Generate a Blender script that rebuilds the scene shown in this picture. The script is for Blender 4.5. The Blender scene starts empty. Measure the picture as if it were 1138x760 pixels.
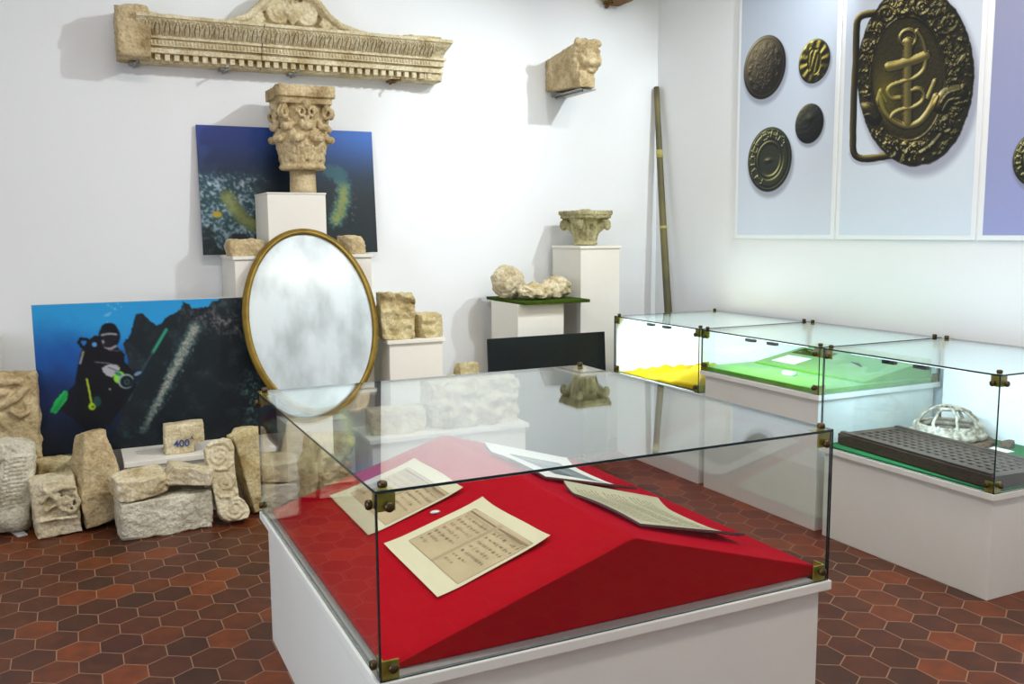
import bpy, bmesh, math, random
import numpy as np
from mathutils import Vector, Matrix, noise
PI = math.pi
R = math.radians
sc = bpy.context.scene
COL = sc.collection
rng = random.Random(7)

# ------------------------------------------------------------------ materials
def s2l(c):
    return tuple((x/12.92 if x <= 0.04045 else ((x+0.055)/1.055)**2.4) for x in c)
def rgb(r, g, b): return s2l((r/255, g/255, b/255))

def new_mat(name):
    m = bpy.data.materials.new(name); m.use_nodes = True
    nt = m.node_tree; b = nt.nodes['Principled BSDF']
    return m, nt, b
def link(nt, a, b): nt.links.new(a, b)

def mat(name, col, rough=0.6, metal=0.0, var=0.0, scale=8.0, bump=0.0, bscale=60.0, col2=None, spec=0.5, emit=None, estr=0, sheen=0, coat=0, coord='Object', detail=6):
    m, nt, b = new_mat(name)
    b.inputs['Base Color'].default_value = (*col, 1)
    b.inputs['Roughness'].default_value = rough
    b.inputs['Metallic'].default_value = metal
    b.inputs['Specular IOR Level'].default_value = spec
    if sheen: b.inputs['Sheen Weight'].default_value = sheen
    if coat: b.inputs['Coat Weight'].default_value = coat
    if emit:
        b.inputs['Emission Color'].default_value = (*emit, 1); b.inputs['Emission Strength'].default_value = estr
    tc = nt.nodes.new('ShaderNodeTexCoord')
    if var or col2:
        n = nt.nodes.new('ShaderNodeTexNoise'); n.inputs['Scale'].default_value = scale; n.inputs['Detail'].default_value = detail
        link(nt, tc.outputs[coord], n.inputs['Vector'])
        r = nt.nodes.new('ShaderNodeValToRGB')
        c2 = col2 if col2 else tuple(x*(1-var) for x in col)
        r.color_ramp.elements[0].position = 0.32; r.color_ramp.elements[1].position = 0.68
        r.color_ramp.elements[0].color = (*c2, 1); r.color_ramp.elements[1].color = (*col, 1)
        link(nt, n.outputs['Fac'], r.inputs['Fac']); link(nt, r.outputs['Color'], b.inputs['Base Color'])
    if bump:
        n2 = nt.nodes.new('ShaderNodeTexNoise'); n2.inputs['Scale'].default_value = bscale; n2.inputs['Detail'].default_value = 5
        link(nt, tc.outputs[coord], n2.inputs['Vector'])
        bp = nt.nodes.new('ShaderNodeBump'); bp.inputs['Strength'].default_value = bump; bp.inputs['Distance'].default_value = 0.01
        link(nt, n2.outputs['Fac'], bp.inputs['Height']); link(nt, bp.outputs['Normal'], b.inputs['Normal'])
    return m

def stone_mat(name, c1, c2, c3, seed=0.0, bump=0.9):
    c1 = tuple(min(.92, c*1.08) for c in c1)
    m, nt, b = new_mat(name)
    b.inputs['Roughness'].default_value = 0.9; b.inputs['Specular IOR Level'].default_value = 0.2
    tc = nt.nodes.new('ShaderNodeTexCoord')
    mp = nt.nodes.new('ShaderNodeMapping'); mp.inputs['Location'].default_value = (seed*3.1, seed*1.7, seed)
    link(nt, tc.outputs['Object'], mp.inputs['Vector'])
    n = nt.nodes.new('ShaderNodeTexNoise'); n.inputs['Scale'].default_value = 7; n.inputs['Detail'].default_value = 8; n.inputs['Roughness'].default_value = .65
    link(nt, mp.outputs[0], n.inputs['Vector'])
    r = nt.nodes.new('ShaderNodeValToRGB'); e = r.color_ramp.elements
    e[0].position = .3; e[0].color = (*c3, 1); e[1].position = .66; e[1].color = (*c1, 1)
    k = e.new(.47); k.color = (*c2, 1)
    link(nt, n.outputs['Fac'], r.inputs['Fac'])
    n3 = nt.nodes.new('ShaderNodeTexNoise'); n3.inputs['Scale'].default_value = 70; n3.inputs['Detail'].default_value = 4
    link(nt, mp.outputs[0], n3.inputs['Vector'])
    mx = nt.nodes.new('ShaderNodeMix'); mx.data_type = 'RGBA'; mx.blend_type = 'MULTIPLY'; mx.inputs[0].default_value = .5
    r2 = nt.nodes.new('ShaderNodeValToRGB'); r2.color_ramp.elements[0].position = .35; r2.color_ramp.elements[0].color = (.55, .5, .42, 1); r2.color_ramp.elements[1].position = .55
    link(nt, n3.outputs['Fac'], r2.inputs['Fac']); link(nt, r.outputs['Color'], mx.inputs[6]); link(nt, r2.outputs['Color'], mx.inputs[7])
    link(nt, mx.outputs[2], b.inputs['Base Color'])
    bp = nt.nodes.new('ShaderNodeBump'); bp.inputs['Strength'].default_value = bump; bp.inputs['Distance'].default_value = .012
    n2 = nt.nodes.new('ShaderNodeTexNoise'); n2.inputs['Scale'].default_value = 45; n2.inputs['Detail'].default_value = 8
    link(nt, mp.outputs[0], n2.inputs['Vector']); link(nt, n2.outputs['Fac'], bp.inputs['Height']); link(nt, bp.outputs['Normal'], b.inputs['Normal'])
    return m

M = {}
M['wall'] = mat('painted plaster white', rgb(236, 238, 240), .75, bump=.04, bscale=25, spec=.3)
M['ceiling'] = mat('ceiling white', rgb(238, 238, 236), .8)
M['plinth'] = mat('white painted board', rgb(232, 232, 226), .5, bump=.05, bscale=18, spec=.4, var=.04, scale=3)
M['plinth_warm'] = mat('cream painted board', rgb(238, 234, 224), .5, bump=.05, bscale=18, spec=.4, var=.04, scale=3)
M['white_panel'] = mat('white lining panel', rgb(240, 246, 248), .6)
M['ledge'] = mat('brushed grey ledge', rgb(178, 182, 180), .35, metal=.35)
M['brass'] = mat('aged brass bracket', rgb(172, 162, 58), .45, metal=.55, var=.3, scale=30)
M['knob'] = mat('dark bronze knob', rgb(92, 78, 52), .38, metal=.8, var=.4, scale=40)
M['gold'] = mat('aged gilt frame', rgb(158, 130, 52), .42, metal=.55, var=.35, scale=14, bump=.15, bscale=60)
M['black_board'] = mat('matte black board', rgb(12, 14, 15), .5, var=.4, scale=1.5, col2=rgb(12, 26, 30), spec=.3)
M['green_felt'] = mat('bright green felt', rgb(96, 165, 34), .95, var=.15, scale=20, bump=.1, bscale=300, spec=.1, sheen=.3)
M['green_deep'] = mat('deep green felt', rgb(38, 112, 66), .95, var=.2, scale=20, bump=.1, bscale=300, spec=.1)
M['moss'] = mat('dark green felt board', rgb(62, 84, 18), .95, var=.3, scale=30, bump=.3, bscale=200, spec=.1)
M['yellow_cloth'] = mat('yellow cloth', rgb(214, 172, 4), .8, var=.12, scale=12, spec=.2)
M['grate'] = mat('weathered dark timber', rgb(76, 64, 54), .8, var=.35, scale=18, bump=.3, bscale=90)
M['bone'] = mat('bleached corroded metal', rgb(196, 192, 176), .85, col2=rgb(120, 110, 92), scale=30, bump=.4, bscale=80)
M['bone_dark'] = mat('rusted flange', rgb(120, 100, 80), .9, col2=rgb(70, 56, 44), scale=35, bump=.4, bscale=80)
M['paper'] = mat('cream paper', rgb(228, 218, 184), .8, var=.05, scale=6, spec=.2)
M['paper_print'] = mat('tan facsimile print', rgb(206, 184, 146), .8, var=.12, scale=9, spec=.2)
M['paper_grey'] = mat('aged grey paper', rgb(198, 196, 168), .8, var=.12, scale=7, spec=.2)
M['white_card'] = mat('white card', rgb(240, 240, 236), .7)
M['ink'] = mat('faded brown ink', rgb(112, 90, 66), .8)
M['ink_soft'] = mat('soft brown rule', rgb(146, 124, 96), .8)
M['shaded_underside'] = mat('mauve underside shade', rgb(112, 84, 92), .7)  # dark mauve stands in for shade under the curled sheets
M['photo_grey'] = mat('grey photograph print', rgb(150, 166, 172), .5, col2=rgb(70, 84, 90), scale=10)
M['blue_ink'] = mat('blue paint', rgb(58, 78, 140), .7)
M['white_bar'] = mat('white metal strip', rgb(214, 216, 214), .4, metal=.2)
M['steel'] = mat('galvanised steel', rgb(150, 150, 145), .4, metal=.8)
M['rust'] = mat('rusty steel', rgb(128, 88, 36), .7, metal=.3, var=.4, scale=30)
M['tube'] = mat('lamp tube', (1, 1, 1), .4, emit=(.72, .92, 1), estr=1.2)
M['clip'] = mat('dark lamp clip', rgb(48, 58, 64), .4, metal=.5)
M['poster_edge'] = mat('white poster border', rgb(238, 243, 248), .5)
M['crystal'] = mat('pale glassy fragment', rgb(214, 232, 232), .15, spec=.8)
M['lamp_body'] = mat('grey lamp housing', rgb(120, 120, 120), .5, metal=.5)
M['fill_glow'] = mat('fill lamp glow', (1, 1, 1), .4, emit=(1, .93, .82), estr=3)  # glow of the added ceiling fill lamps
st = {
 'a': stone_mat('pale limestone', rgb(226, 217, 190), rgb(208, 196, 164), rgb(162, 144, 104), 0),
 'b': stone_mat('cream limestone', rgb(230, 220, 190), rgb(214, 200, 164), rgb(178, 158, 112), 2.3),
 'c': stone_mat('grey limestone', rgb(226, 222, 204), rgb(208, 203, 182), rgb(166, 158, 132), 4.1),
 'd': stone_mat('yellow limestone', rgb(218, 206, 166), rgb(198, 181, 134), rgb(152, 128, 80), 6.7),
 'g': stone_mat('lichen grey limestone', rgb(196, 190, 150), rgb(168, 162, 122), rgb(124, 114, 78), 3.3),
 'e': stone_mat('tan weathered limestone', rgb(214, 196, 158), rgb(192, 172, 132), rgb(150, 126, 88), 9.2),
}
M['column'] = stone_mat('drum limestone', rgb(206, 188, 154), rgb(186, 168, 132), rgb(152, 134, 100), 5.5, .3)

def red_velvet():
    m, nt, b = new_mat('crimson felt')
    b.inputs['Base Color'].default_value = (*rgb(178, 0, 24), 1)
    b.inputs['Roughness'].default_value = .75; b.inputs['Specular IOR Level'].default_value = .05
    b.inputs['Sheen Weight'].default_value = .8; b.inputs['Sheen Roughness'].default_value = .3; b.inputs['Sheen Tint'].default_value = (1, .002, .06, 1)
    tc = nt.nodes.new('ShaderNodeTexCoord'); n = nt.nodes.new('ShaderNodeTexNoise'); n.inputs['Scale'].default_value = 260
    link(nt, tc.outputs['Object'], n.inputs['Vector'])
    bp = nt.nodes.new('ShaderNodeBump'); bp.inputs['Strength'].default_value = .12; bp.inputs['Distance'].default_value = .004
    link(nt, n.outputs['Fac'], bp.inputs['Height']); link(nt, bp.outputs['Normal'], b.inputs['Normal'])
    return m
M['red'] = red_velvet()

def glass_mat():
    m = bpy.data.materials.new('clear pane glass'); m.use_nodes = True; nt = m.node_tree; nt.nodes.clear()
    out = nt.nodes.new('ShaderNodeOutputMaterial'); mix = nt.nodes.new('ShaderNodeMixShader')
    tr = nt.nodes.new('ShaderNodeBsdfTransparent'); tr.inputs['Color'].default_value = (.962, .984, .984, 1)
    gl = nt.nodes.new('ShaderNodeBsdfGlossy'); gl.inputs['Roughness'].default_value = 0.0; gl.inputs['Color'].default_value = (.97, 1, 1, 1)
    lw = nt.nodes.new('ShaderNodeLayerWeight'); lw.inputs['Blend'].default_value = .5
    p = nt.nodes.new('ShaderNodeMath'); p.operation = 'POWER'; p.inputs[1].default_value = 5
    ma = nt.nodes.new('ShaderNodeMath'); ma.operation = 'MULTIPLY_ADD'; ma.inputs[1].default_value = .95; ma.inputs[2].default_value = .042
    link(nt, lw.outputs['Facing'], p.inputs[0]); link(nt, p.outputs[0], ma.inputs[0]); link(nt, ma.outputs[0], mix.inputs['Fac'])
    link(nt, tr.outputs[0], mix.inputs[1]); link(nt, gl.outputs[0], mix.inputs[2]); link(nt, mix.outputs[0], out.inputs['Surface'])
    return m
M['glass'] = glass_mat()
M['glass_edge'] = mat('glass cut edge', rgb(22, 48, 52), .15, spec=.6)

def mirror_mat():
    m, nt, b = new_mat('foxed old mirror')
    tc = nt.nodes.new('ShaderNodeTexCoord')
    mp = nt.nodes.new('ShaderNodeMapping'); mp.inputs['Scale'].default_value = (1, 1, .45)
    n = nt.nodes.new('ShaderNodeTexNoise'); n.inputs['Scale'].default_value = 5; n.inputs['Detail'].default_value = 5; n.inputs['Roughness'].default_value = .5
    link(nt, tc.outputs['Object'], mp.inputs[0]); link(nt, mp.outputs[0], n.inputs['Vector'])
    r = nt.nodes.new('ShaderNodeValToRGB'); e = r.color_ramp.elements
    e[0].position = .30; e[0].color = (*rgb(166, 176, 178), 1); e[1].position = .52; e[1].color = (*rgb(198, 210, 214), 1)
    link(nt, n.outputs['Fac'], r.inputs['Fac']); link(nt, r.outputs['Color'], b.inputs['Base Color'])
    b.inputs['Metallic'].default_value = .45
    mr = nt.nodes.new('ShaderNodeMapRange'); mr.inputs['From Min'].default_value = .3; mr.inputs['From Max'].default_value = .7; mr.inputs['To Min'].default_value = .55; mr.inputs['To Max'].default_value = .3
    link(nt, n.outputs['Fac'], mr.inputs['Value']); link(nt, mr.outputs[0], b.inputs['Roughness'])
    b.inputs['Coat Weight'].default_value = .35; b.inputs['Coat Roughness'].default_value = .12
    return m
M['mirror'] = mirror_mat()

def floor_mat():
    m, nt, b = new_mat('hexagonal terracotta tiles')
    W, PY = 0.153, 0.144   # distance between the flats of a tile, spacing of the rows
    def vm(op, a=None, c=None, va=None, vc=None):
        n = nt.nodes.new('ShaderNodeVectorMath'); n.operation = op
        if a is not None: link(nt, a, n.inputs[0])
        if va is not None: n.inputs[0].default_value = va
        if c is not None: link(nt, c, n.inputs[1])
        if vc is not None: n.inputs[1].default_value = vc
        return n
    def mt(op, a=None, c=None, va=None, vc=None):
        n = nt.nodes.new('ShaderNodeMath'); n.operation = op
        if a is not None: link(nt, a, n.inputs[0])
        if va is not None: n.inputs[0].default_value = va
        if c is not None: link(nt, c, n.inputs[1])
        if vc is not None: n.inputs[1].default_value = vc
        return n
    tc = nt.nodes.new('ShaderNodeTexCoord')
    r3 = math.sqrt(3)
    mp = nt.nodes.new('ShaderNodeMapping'); sy = (r3/2)/PY; mp.inputs['Scale'].default_value = (1/W, sy, 0)
    mp.inputs['Location'].default_value = (40.0 - HX/W, 40*r3 - HY*sy, 0)
    link(nt, tc.outputs['Object'], mp.inputs['Vector'])
    P = mp.outputs[0]
    half = (.5, r3/2, 0)
    def cell(off):
        q = vm('ADD', P, vc=off); q2 = vm('MODULO', q.outputs[0], vc=(1, r3, 1)); return vm('SUBTRACT', q2.outputs[0], vc=half)
    A = cell(half); B = cell((0, 0, 0))
    la = vm('LENGTH', A.outputs[0]); lb = vm('LENGTH', B.outputs[0])
    lt = mt('LESS_THAN', la.outputs['Value'], lb.outputs['Value'])
    mx = nt.nodes.new('ShaderNodeMix'); mx.data_type = 'VECTOR'
    link(nt, lt.outputs[0], mx.inputs[0]); link(nt, B.outputs[0], mx.inputs[4]); link(nt, A.outputs[0], mx.inputs[5])
    G = mx.outputs[1]
    ab = vm('ABSOLUTE', G); sx = nt.nodes.new('ShaderNodeSeparateXYZ'); link(nt, ab.outputs[0], sx.inputs[0])
    h1 = mt('MULTIPLY', sx.outputs[0], vc=.5); h2 = mt('MULTIPLY', sx.outputs[1], vc=r3/2); h3 = mt('ADD', h1.outputs[0], h2.outputs[0])
    hd = mt('MAXIMUM', sx.outputs[0], h3.outputs[0])
    # tile id
    idv = vm('SUBTRACT', P, G); idr = vm('SNAP', vm('ADD', idv.outputs[0], vc=(.1, .1, 0)).outputs[0], vc=(.5, r3/2, 1))
    wn = nt.nodes.new('ShaderNodeTexWhiteNoise'); wn.noise_dimensions = '3D'; link(nt, idr.outputs[0], wn.inputs['Vector'])
    ramp = nt.nodes.new('ShaderNodeValToRGB'); e = ramp.color_ramp.elements
    e[0].position = 0; e[0].color = (*rgb(66, 36, 22), 1); e[1].position = 1; e[1].color = (*rgb(122, 58, 22), 1)
    for pos, c in ((.3, rgb(92, 46, 22)), (.55, rgb(78, 38, 24)), (.8, rgb(104, 50, 21))):
        k = e.new(pos); k.color = (*c, 1)
    link(nt, wn.outputs['Value'], ramp.inputs['Fac'])
    nz = nt.nodes.new('ShaderNodeTexNoise'); nz.inputs['Scale'].default_value = 14; nz.inputs['Detail'].default_value = 8
    link(nt, tc.outputs['Object'], nz.inputs['Vector'])
    r2 = nt.nodes.new('ShaderNodeValToRGB'); r2.color_ramp.elements[0].position = .3; r2.color_ramp.elements[0].color = (.62, .58, .55, 1); r2.color_ramp.elements[1].position = .65; r2.color_ramp.elements[1].color = (1.1, 1.1, 1.1, 1)
    link(nt, nz.outputs['Fac'], r2.inputs['Fac'])
    mu = nt.nodes.new('ShaderNodeMix'); mu.data_type = 'RGBA'; mu.blend_type = 'MULTIPLY'; mu.inputs[0].default_value = 1
    link(nt, ramp.outputs[0], mu.inputs[6]); link(nt, r2.outputs[0], mu.inputs[7])
    gr = nt.nodes.new('ShaderNodeMapRange'); gr.inputs['From Min'].default_value = .482; gr.inputs['From Max'].default_value = .492
    link(nt, hd.outputs[0], gr.inputs['Value'])
    fin = nt.nodes.new('ShaderNodeMix'); fin.data_type = 'RGBA'; fin.inputs[7].default_value = (*rgb(148, 114, 88), 1)
    link(nt, gr.outputs[0], fin.inputs[0]); link(nt, mu.outputs[2], fin.inputs[6]); link(nt, fin.outputs[2], b.inputs['Base Color'])
    rr = nt.nodes.new('ShaderNodeMapRange'); rr.inputs['To Min'].default_value = .34; rr.inputs['To Max'].default_value = .52; b.inputs['Specular IOR Level'].default_value = .35
    link(nt, nz.outputs['Fac'], rr.inputs['Value']); link(nt, rr.outputs[0], b.inputs['Roughness'])
    inv = mt('SUBTRACT', None, gr.outputs[0], va=1.0)
    ad = mt('MULTIPLY_ADD', nz.outputs['Fac'], None, vc=.25); link(nt, inv.outputs[0], ad.inputs[2])
    bp = nt.nodes.new('ShaderNodeBump'); bp.inputs['Strength'].default_value = .35; bp.inputs['Distance'].default_value = .004
    link(nt, ad.outputs[0], bp.inputs['Height']); link(nt, bp.outputs['Normal'], b.inputs['Normal'])
    return m
HX, HY = 0.0847, 3.7196
M['floor'] = floor_mat()

def print_mat(name, rough=.45, spec=.4):
    m, nt, b = new_mat(name)
    at = nt.nodes.new('ShaderNodeAttribute'); at.attribute_name = 'print'
    link(nt, at.outputs['Color'], b.inputs['Base Color'])
    b.inputs['Roughness'].default_value = rough; b.inputs['Specular IOR Level'].default_value = spec
    return m
M['print'] = print_mat('glossy photo print', .4, .35)
M['poster_print'] = print_mat('satin poster print', .5, .3)

# ------------------------------------------------------------------ builders
class MB:
    def __init__(s): s.bm = bmesh.new()
    def box(s, x0, x1, y0, y1, z0, z1, mi=0):
        v = [s.bm.verts.new(p) for p in ((x0,y0,z0),(x1,y0,z0),(x1,y1,z0),(x0,y1,z0),(x0,y0,z1),(x1,y0,z1),(x1,y1,z1),(x0,y1,z1))]
        fs = []
        for q in ((3,2,1,0),(4,5,6,7),(0,1,5,4),(1,2,6,5),(2,3,7,6),(3,0,4,7)):
            f = s.bm.faces.new([v[i] for i in q]); f.material_index = mi; fs.append(f)
        return v, fs
    def obox(s, c, d, rot=None):
        v, f = s.box(-d[0]/2, d[0]/2, -d[1]/2, d[1]/2, -d[2]/2, d[2]/2)
        m = Matrix.Translation(c) @ (rot.to_4x4() if rot else Matrix())
        for a in v: a.co = m @ a.co
        return v
    def poly(s, pts, mi=0):
        f = s.bm.faces.new([s.bm.verts.new(p) for p in pts]); f.material_index = mi; return f
    def prism(s, pts2, axis, a, b):
        """extrude a 2D outline along an axis between a and b"""
        def P(p, t):
            return {'x': (t, p[0], p[1]), 'y': (p[0], t, p[1]), 'z': (p[0], p[1], t)}[axis]
        A = [s.bm.verts.new(P(p, a)) for p in pts2]; B = [s.bm.verts.new(P(p, b)) for p in pts2]
        n = len(pts2)
        s.bm.faces.new(A[::-1]); s.bm.faces.new(B)
        for i in range(n): s.bm.faces.new((A[i], A[(i+1) % n], B[(i+1) % n], B[i]))
    def tube(s, pts, r, n=10, closed=False, caps=True):
        pts = [Vector(p) for p in pts]; N = len(pts)
        rr = r if hasattr(r, '__len__') else [r]*N
        rings = []; prev = None
        for i, p in enumerate(pts):
            if closed: t = pts[(i+1) % N] - pts[i-1]
            else: t = pts[min(i+1, N-1)] - pts[max(i-1, 0)]
            t.normalize()
            if prev is None:
                u = t.orthogonal().normalized()
            else:
                u = (prev - t*prev.dot(t))
                u = u.normalized() if u.length > 1e-6 else t.orthogonal().normalized()
            prev = u; w = t.cross(u)
            rings.append([s.bm.verts.new(p + (u*math.cos(2*PI*k/n) + w*math.sin(2*PI*k/n))*rr[i]) for k in range(n)])
        for i in range(N if closed else N-1):
            a, b = rings[i], rings[(i+1) % N]
            for k in range(n): s.bm.faces.new((a[k], a[(k+1) % n], b[(k+1) % n], b[k]))
        if caps and not closed:
            s.bm.faces.new(rings[0][::-1]); s.bm.faces.new(rings[-1])
    def lathe(s, prof, c=(0,0,0), n=32, axis='z', sx=1, sy=1):
        rings = []
        for r, z in prof:
            ring = []
            for k in range(n):
                a = 2*PI*k/n; x, y = r*math.cos(a)*sx, r*math.sin(a)*sy
                p = {'z': (x, y, z), 'y': (x, z, y), 'x': (z, x, y)}[axis]
                ring.append(s.bm.verts.new((p[0]+c[0], p[1]+c[1], p[2]+c[2])))
            rings.append(ring)
        for a, b in zip(rings, rings[1:]):
            for k in range(n): s.bm.faces.new((a[k], a[(k+1) % n], b[(k+1) % n], b[k]))
        s.bm.faces.new(rings[0][::-1]); s.bm.faces.new(rings[-1])
    def ball(s, c, r, seg=16, rings=10, rot=None):
        if not hasattr(r, '__len__'): r = (r, r, r)
        m = Matrix.Translation(c) @ (rot.to_4x4() if rot else Matrix()) @ Matrix.Diagonal((*r, 1))
        bmesh.ops.create_uvsphere(s.bm, u_segments=seg, v_segments=rings, radius=1, matrix=m)
    def bevel(s, w, seg=2):
        bmesh.ops.bevel(s.bm, geom=list(s.bm.edges), offset=w, segments=seg, affect='EDGES', profile=.6, clamp_overlap=True)
        return s
    def build(s, name, mats, parent=None, smooth=False, world=True):
        """link as one mesh; coordinates are world ones unless told otherwise"""
        bmesh.ops.recalc_face_normals(s.bm, faces=list(s.bm.faces))
        me = bpy.data.meshes.new(name)
        if parent is not None and world:
            s.bm.transform(PM[parent.name].inverted())
        s.bm.to_mesh(me); s.bm.free()
        for m in (mats if isinstance(mats, (list, tuple)) else [mats]): me.materials.append(m)
        if smooth:
            for p in me.polygons: p.use_smooth = True
        o = bpy.data.objects.new(name, me); COL.objects.link(o)
        if parent is not None: o.parent = parent; PM[o.name] = PM[parent.name] if world else PM[parent.name]
        else: PM[o.name] = Matrix()
        return o
PM = {}   # world matrices of the parents
def empty(name, loc, rz=0, label=None, cat=None, group=None):
    o = bpy.data.objects.new(name, None); COL.objects.link(o); o.empty_display_size = .1
    o.location = loc; o.rotation_euler = (0, 0, rz)
    PM[o.name] = Matrix.Translation(loc) @ Matrix.Rotation(rz, 4, 'Z')
    tag(o, label, cat, group); return o
def tag(o, label=None, cat=None, group=None, kind=None):
    if label: o['label'] = label
    if cat: o['category'] = cat
    if group: o['group'] = group
    if kind: o['kind'] = kind
    return o
def origin(o, p):
    """move a top-level mesh's origin to its base point without moving its geometry"""
    o.data.transform(Matrix.Translation(-Vector(p))); o.location = p; PM[o.name] = Matrix.Translation(p)
    return o
def struct(name, b, m):
    return tag(b.build(name, m), kind='structure')
def modded(o, voxel=.008, smooth=2, disp=.0, dscale=.05, seed=0):
    r = o.modifiers.new('fuse', 'REMESH'); r.mode = 'VOXEL'; r.voxel_size = voxel; r.use_smooth_shade = True
    if smooth:
        s_ = o.modifiers.new('soften', 'SMOOTH'); s_.iterations = smooth; s_.factor = .5
    if disp:
        t = bpy.data.textures.new('weathering', 'CLOUDS'); t.noise_scale = dscale; t.noise_depth = 3
        d = o.modifiers.new('weather', 'DISPLACE'); d.texture = t; d.strength = disp; d.mid_level = .5; d.texture_coords = 'LOCAL'
    return o

# ------------------------------------------------------------------ stones
def rock_bm(dims, seed, rough=.03, chops=5, rnd=.25, cuts=22, taper=0, chop_depth=(.72, .95)):
    """weathered block: rounded box, planar breaks, layered noise. Base on z=0"""
    r_ = random.Random(seed); bm = bmesh.new()
    bmesh.ops.create_cube(bm, size=2)
    bmesh.ops.subdivide_edges(bm, edges=list(bm.edges), cuts=cuts, use_grid_fill=True)
    planes = []
    for _ in range(chops):
        n = Vector((r_.uniform(-1, 1), r_.uniform(-1, 1), r_.uniform(-.6, 1))).normalized()
        sup = abs(n.x)+abs(n.y)+abs(n.z)
        planes.append((n, sup*r_.uniform(*chop_depth)))
    off = Vector((r_.uniform(0, 50), r_.uniform(0, 50), r_.uniform(0, 50)))
    hx, hy, hz = dims[0]/2, dims[1]/2, dims[2]/2
    for v in bm.verts:
        p = v.co.copy()
        # rounding
        s_ = p.normalized()*(1.35 if rnd < .55 else 1.0)
        p = p.lerp(Vector((max(-1, min(1, s_.x)), max(-1, min(1, s_.y)), max(-1, min(1, s_.z)))), rnd)
        for n, d in planes:
            e = p.dot(n) - d
            if e > 0: p -= n*e
        k = 1 - taper*(p.z+1)/2
        q = Vector((p.x*hx*k, p.y*hy*k, p.z*hz))
        f = noise.fractal(q*7+off, 1.0, 2.0, 5)
        g = noise.fractal(q*26+off, 1.0, 2.0, 3)
        nn = p.normalized()
        pit = max(0, noise.noise(q*34+off)-.15)*rough*.9
        rd = (1-abs(noise.noise(q*13+off))*2)*rough*.45
        q += nn*(f*rough*1.1 + g*rough*.45 + rd - pit)
        if q.z < -hz: q.z = -hz
        v.co = q + Vector((0, 0, hz))
    return bm
def place_rock(name, dims, loc, rot, m, seed, label, cat='stone', group=None, smooth=True, carve=None, **kw):
    bm = rock_bm(dims, seed, **kw)
    if carve: carve(bm, dims)
    me = bpy.data.meshes.new(name); bm.to_mesh(me); bm.free(); me.materials.append(m)
    for p in me.polygons: p.use_smooth = smooth
    # the base must touch what it stands on whatever the tilt
    E = Matrix.Rotation(R(rot[2]), 4, 'Z') @ Matrix.Rotation(R(rot[1]), 4, 'Y') @ Matrix.Rotation(R(rot[0]), 4, 'X')
    me.transform(E)
    zm = min(v.co.z for v in me.vertices); me.transform(Matrix.Translation((0, 0, -zm)))
    o = bpy.data.objects.new(name, me); COL.objects.link(o); o.location = loc
    PM[o.name] = Matrix.Translation(loc)
    return tag(o, label, cat, group)

# ================================================================== ROOM
XL, XR, YF, YB, ZC = -2.6, 4.385, -2.6, 6.31, 4.1
b = MB(); b.box(XL-.1, XR+.1, YF-.1, YB+.1, -.12, 0); struct('floor', b, M['floor'])
b = MB(); b.box(XL-.1, XR+.1, YF-.1, YB+.1, ZC, ZC+.12); struct('ceiling', b, M['ceiling'])
b = MB(); b.box(XL-.2, XR+.2, YB, YB+.2, 0, ZC); struct('wall_back', b, M['wall'])
b = MB(); b.box(XR, XR+.2, YF-.2, YB, 0, ZC); struct('wall_right', b, M['wall'])
b = MB(); b.box(XL-.2, XR+.2, YF-.2, YF, 0, ZC); struct('wall_front', b, M['wall'])
b = MB()   # left wall with a window opening beyond the frame
wy0, wy1, wz0, wz1 = .2, 2.4, .9, 2.9
b.box(XL-.2, XL, YF, wy0, 0, ZC); b.box(XL-.2, XL, wy1, YB, 0, ZC)
b.box(XL-.2, XL, wy0, wy1, 0, wz0); b.box(XL-.2, XL, wy0, wy1, wz1, ZC)
struct('wall_left', b, M['wall'])
b = MB()
for y0, y1 in ((wy0, wy0+.06), (wy1-.06, wy1), ((wy0+wy1)/2-.03, (wy0+wy1)/2+.03)): b.box(XL-.12, XL-.05, y0, y1, wz0, wz1)
b.box(XL-.12, XL-.05, wy0+.06, wy1-.06, wz0, wz0+.06); b.box(XL-.12, XL-.05, wy0+.06, wy1-.06, wz1-.06, wz1)
struct('window_1', b, M['poster_edge'])

# ================================================================== DISPLAY CASES
def clamp(parent, cx, cy, cz, sx, sy, top, plate=.044, kinds='xyz'):
    """corner fitting: folded brass plate inside the glass corner with knobs through the panes.
    sx, sy point from the corner into the case"""
    t = .006; L = plate; H = .048
    z0, z1 = (cz-H-.006, cz-.006) if top else (cz, cz+H)
    b = MB()
    def bx(xa, xb, ya, yb, za, zb): b.box(min(xa, xb), max(xa, xb), min(ya, yb), max(ya, yb), za, zb)
    g = .0075
    bx(cx+sx*g, cx+sx*(g+L), cy+sy*g, cy+sy*(g+t), z0, z1)
    bx(cx+sx*g, cx+sx*(g+t), cy+sy*(g+t), cy+sy*(g+L), z0, z1)
    zt = z1-.004 if top else z0
    bx(cx+sx*(g+t), cx+sx*(g+L), cy+sy*(g+t), cy+sy*(g+L), zt, zt+.004)
    pl = b.build('corner_clamp', M['brass'], parent)
    zk = z0+.014 if top else z1-.014
    for kind in [k for k in (('y', 'x', 'z') if top else ('y', 'x')) if k in kinds]:
        b = MB(); prof = [(.004, -.002), (.011, 0), (.0125, .004), (.0125, .011), (.010, .014), (.004, .0155)]
        if kind == 'y': pr = [(r, -sy*z) for r, z in prof]; b.lathe(pr, (cx+sx*.032, cy, zk), 14, 'y')
        if kind == 'x': pr = [(r, -sx*z) for r, z in prof]; b.lathe(pr, (cx, cy+sy*.032, zk), 14, 'x')
        if kind == 'z': b.lathe(prof, (cx+sx*.026, cy+sy*.026, cz+.001), 14, 'z')
        b.build('knob', M['knob'], pl, smooth=True)

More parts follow.
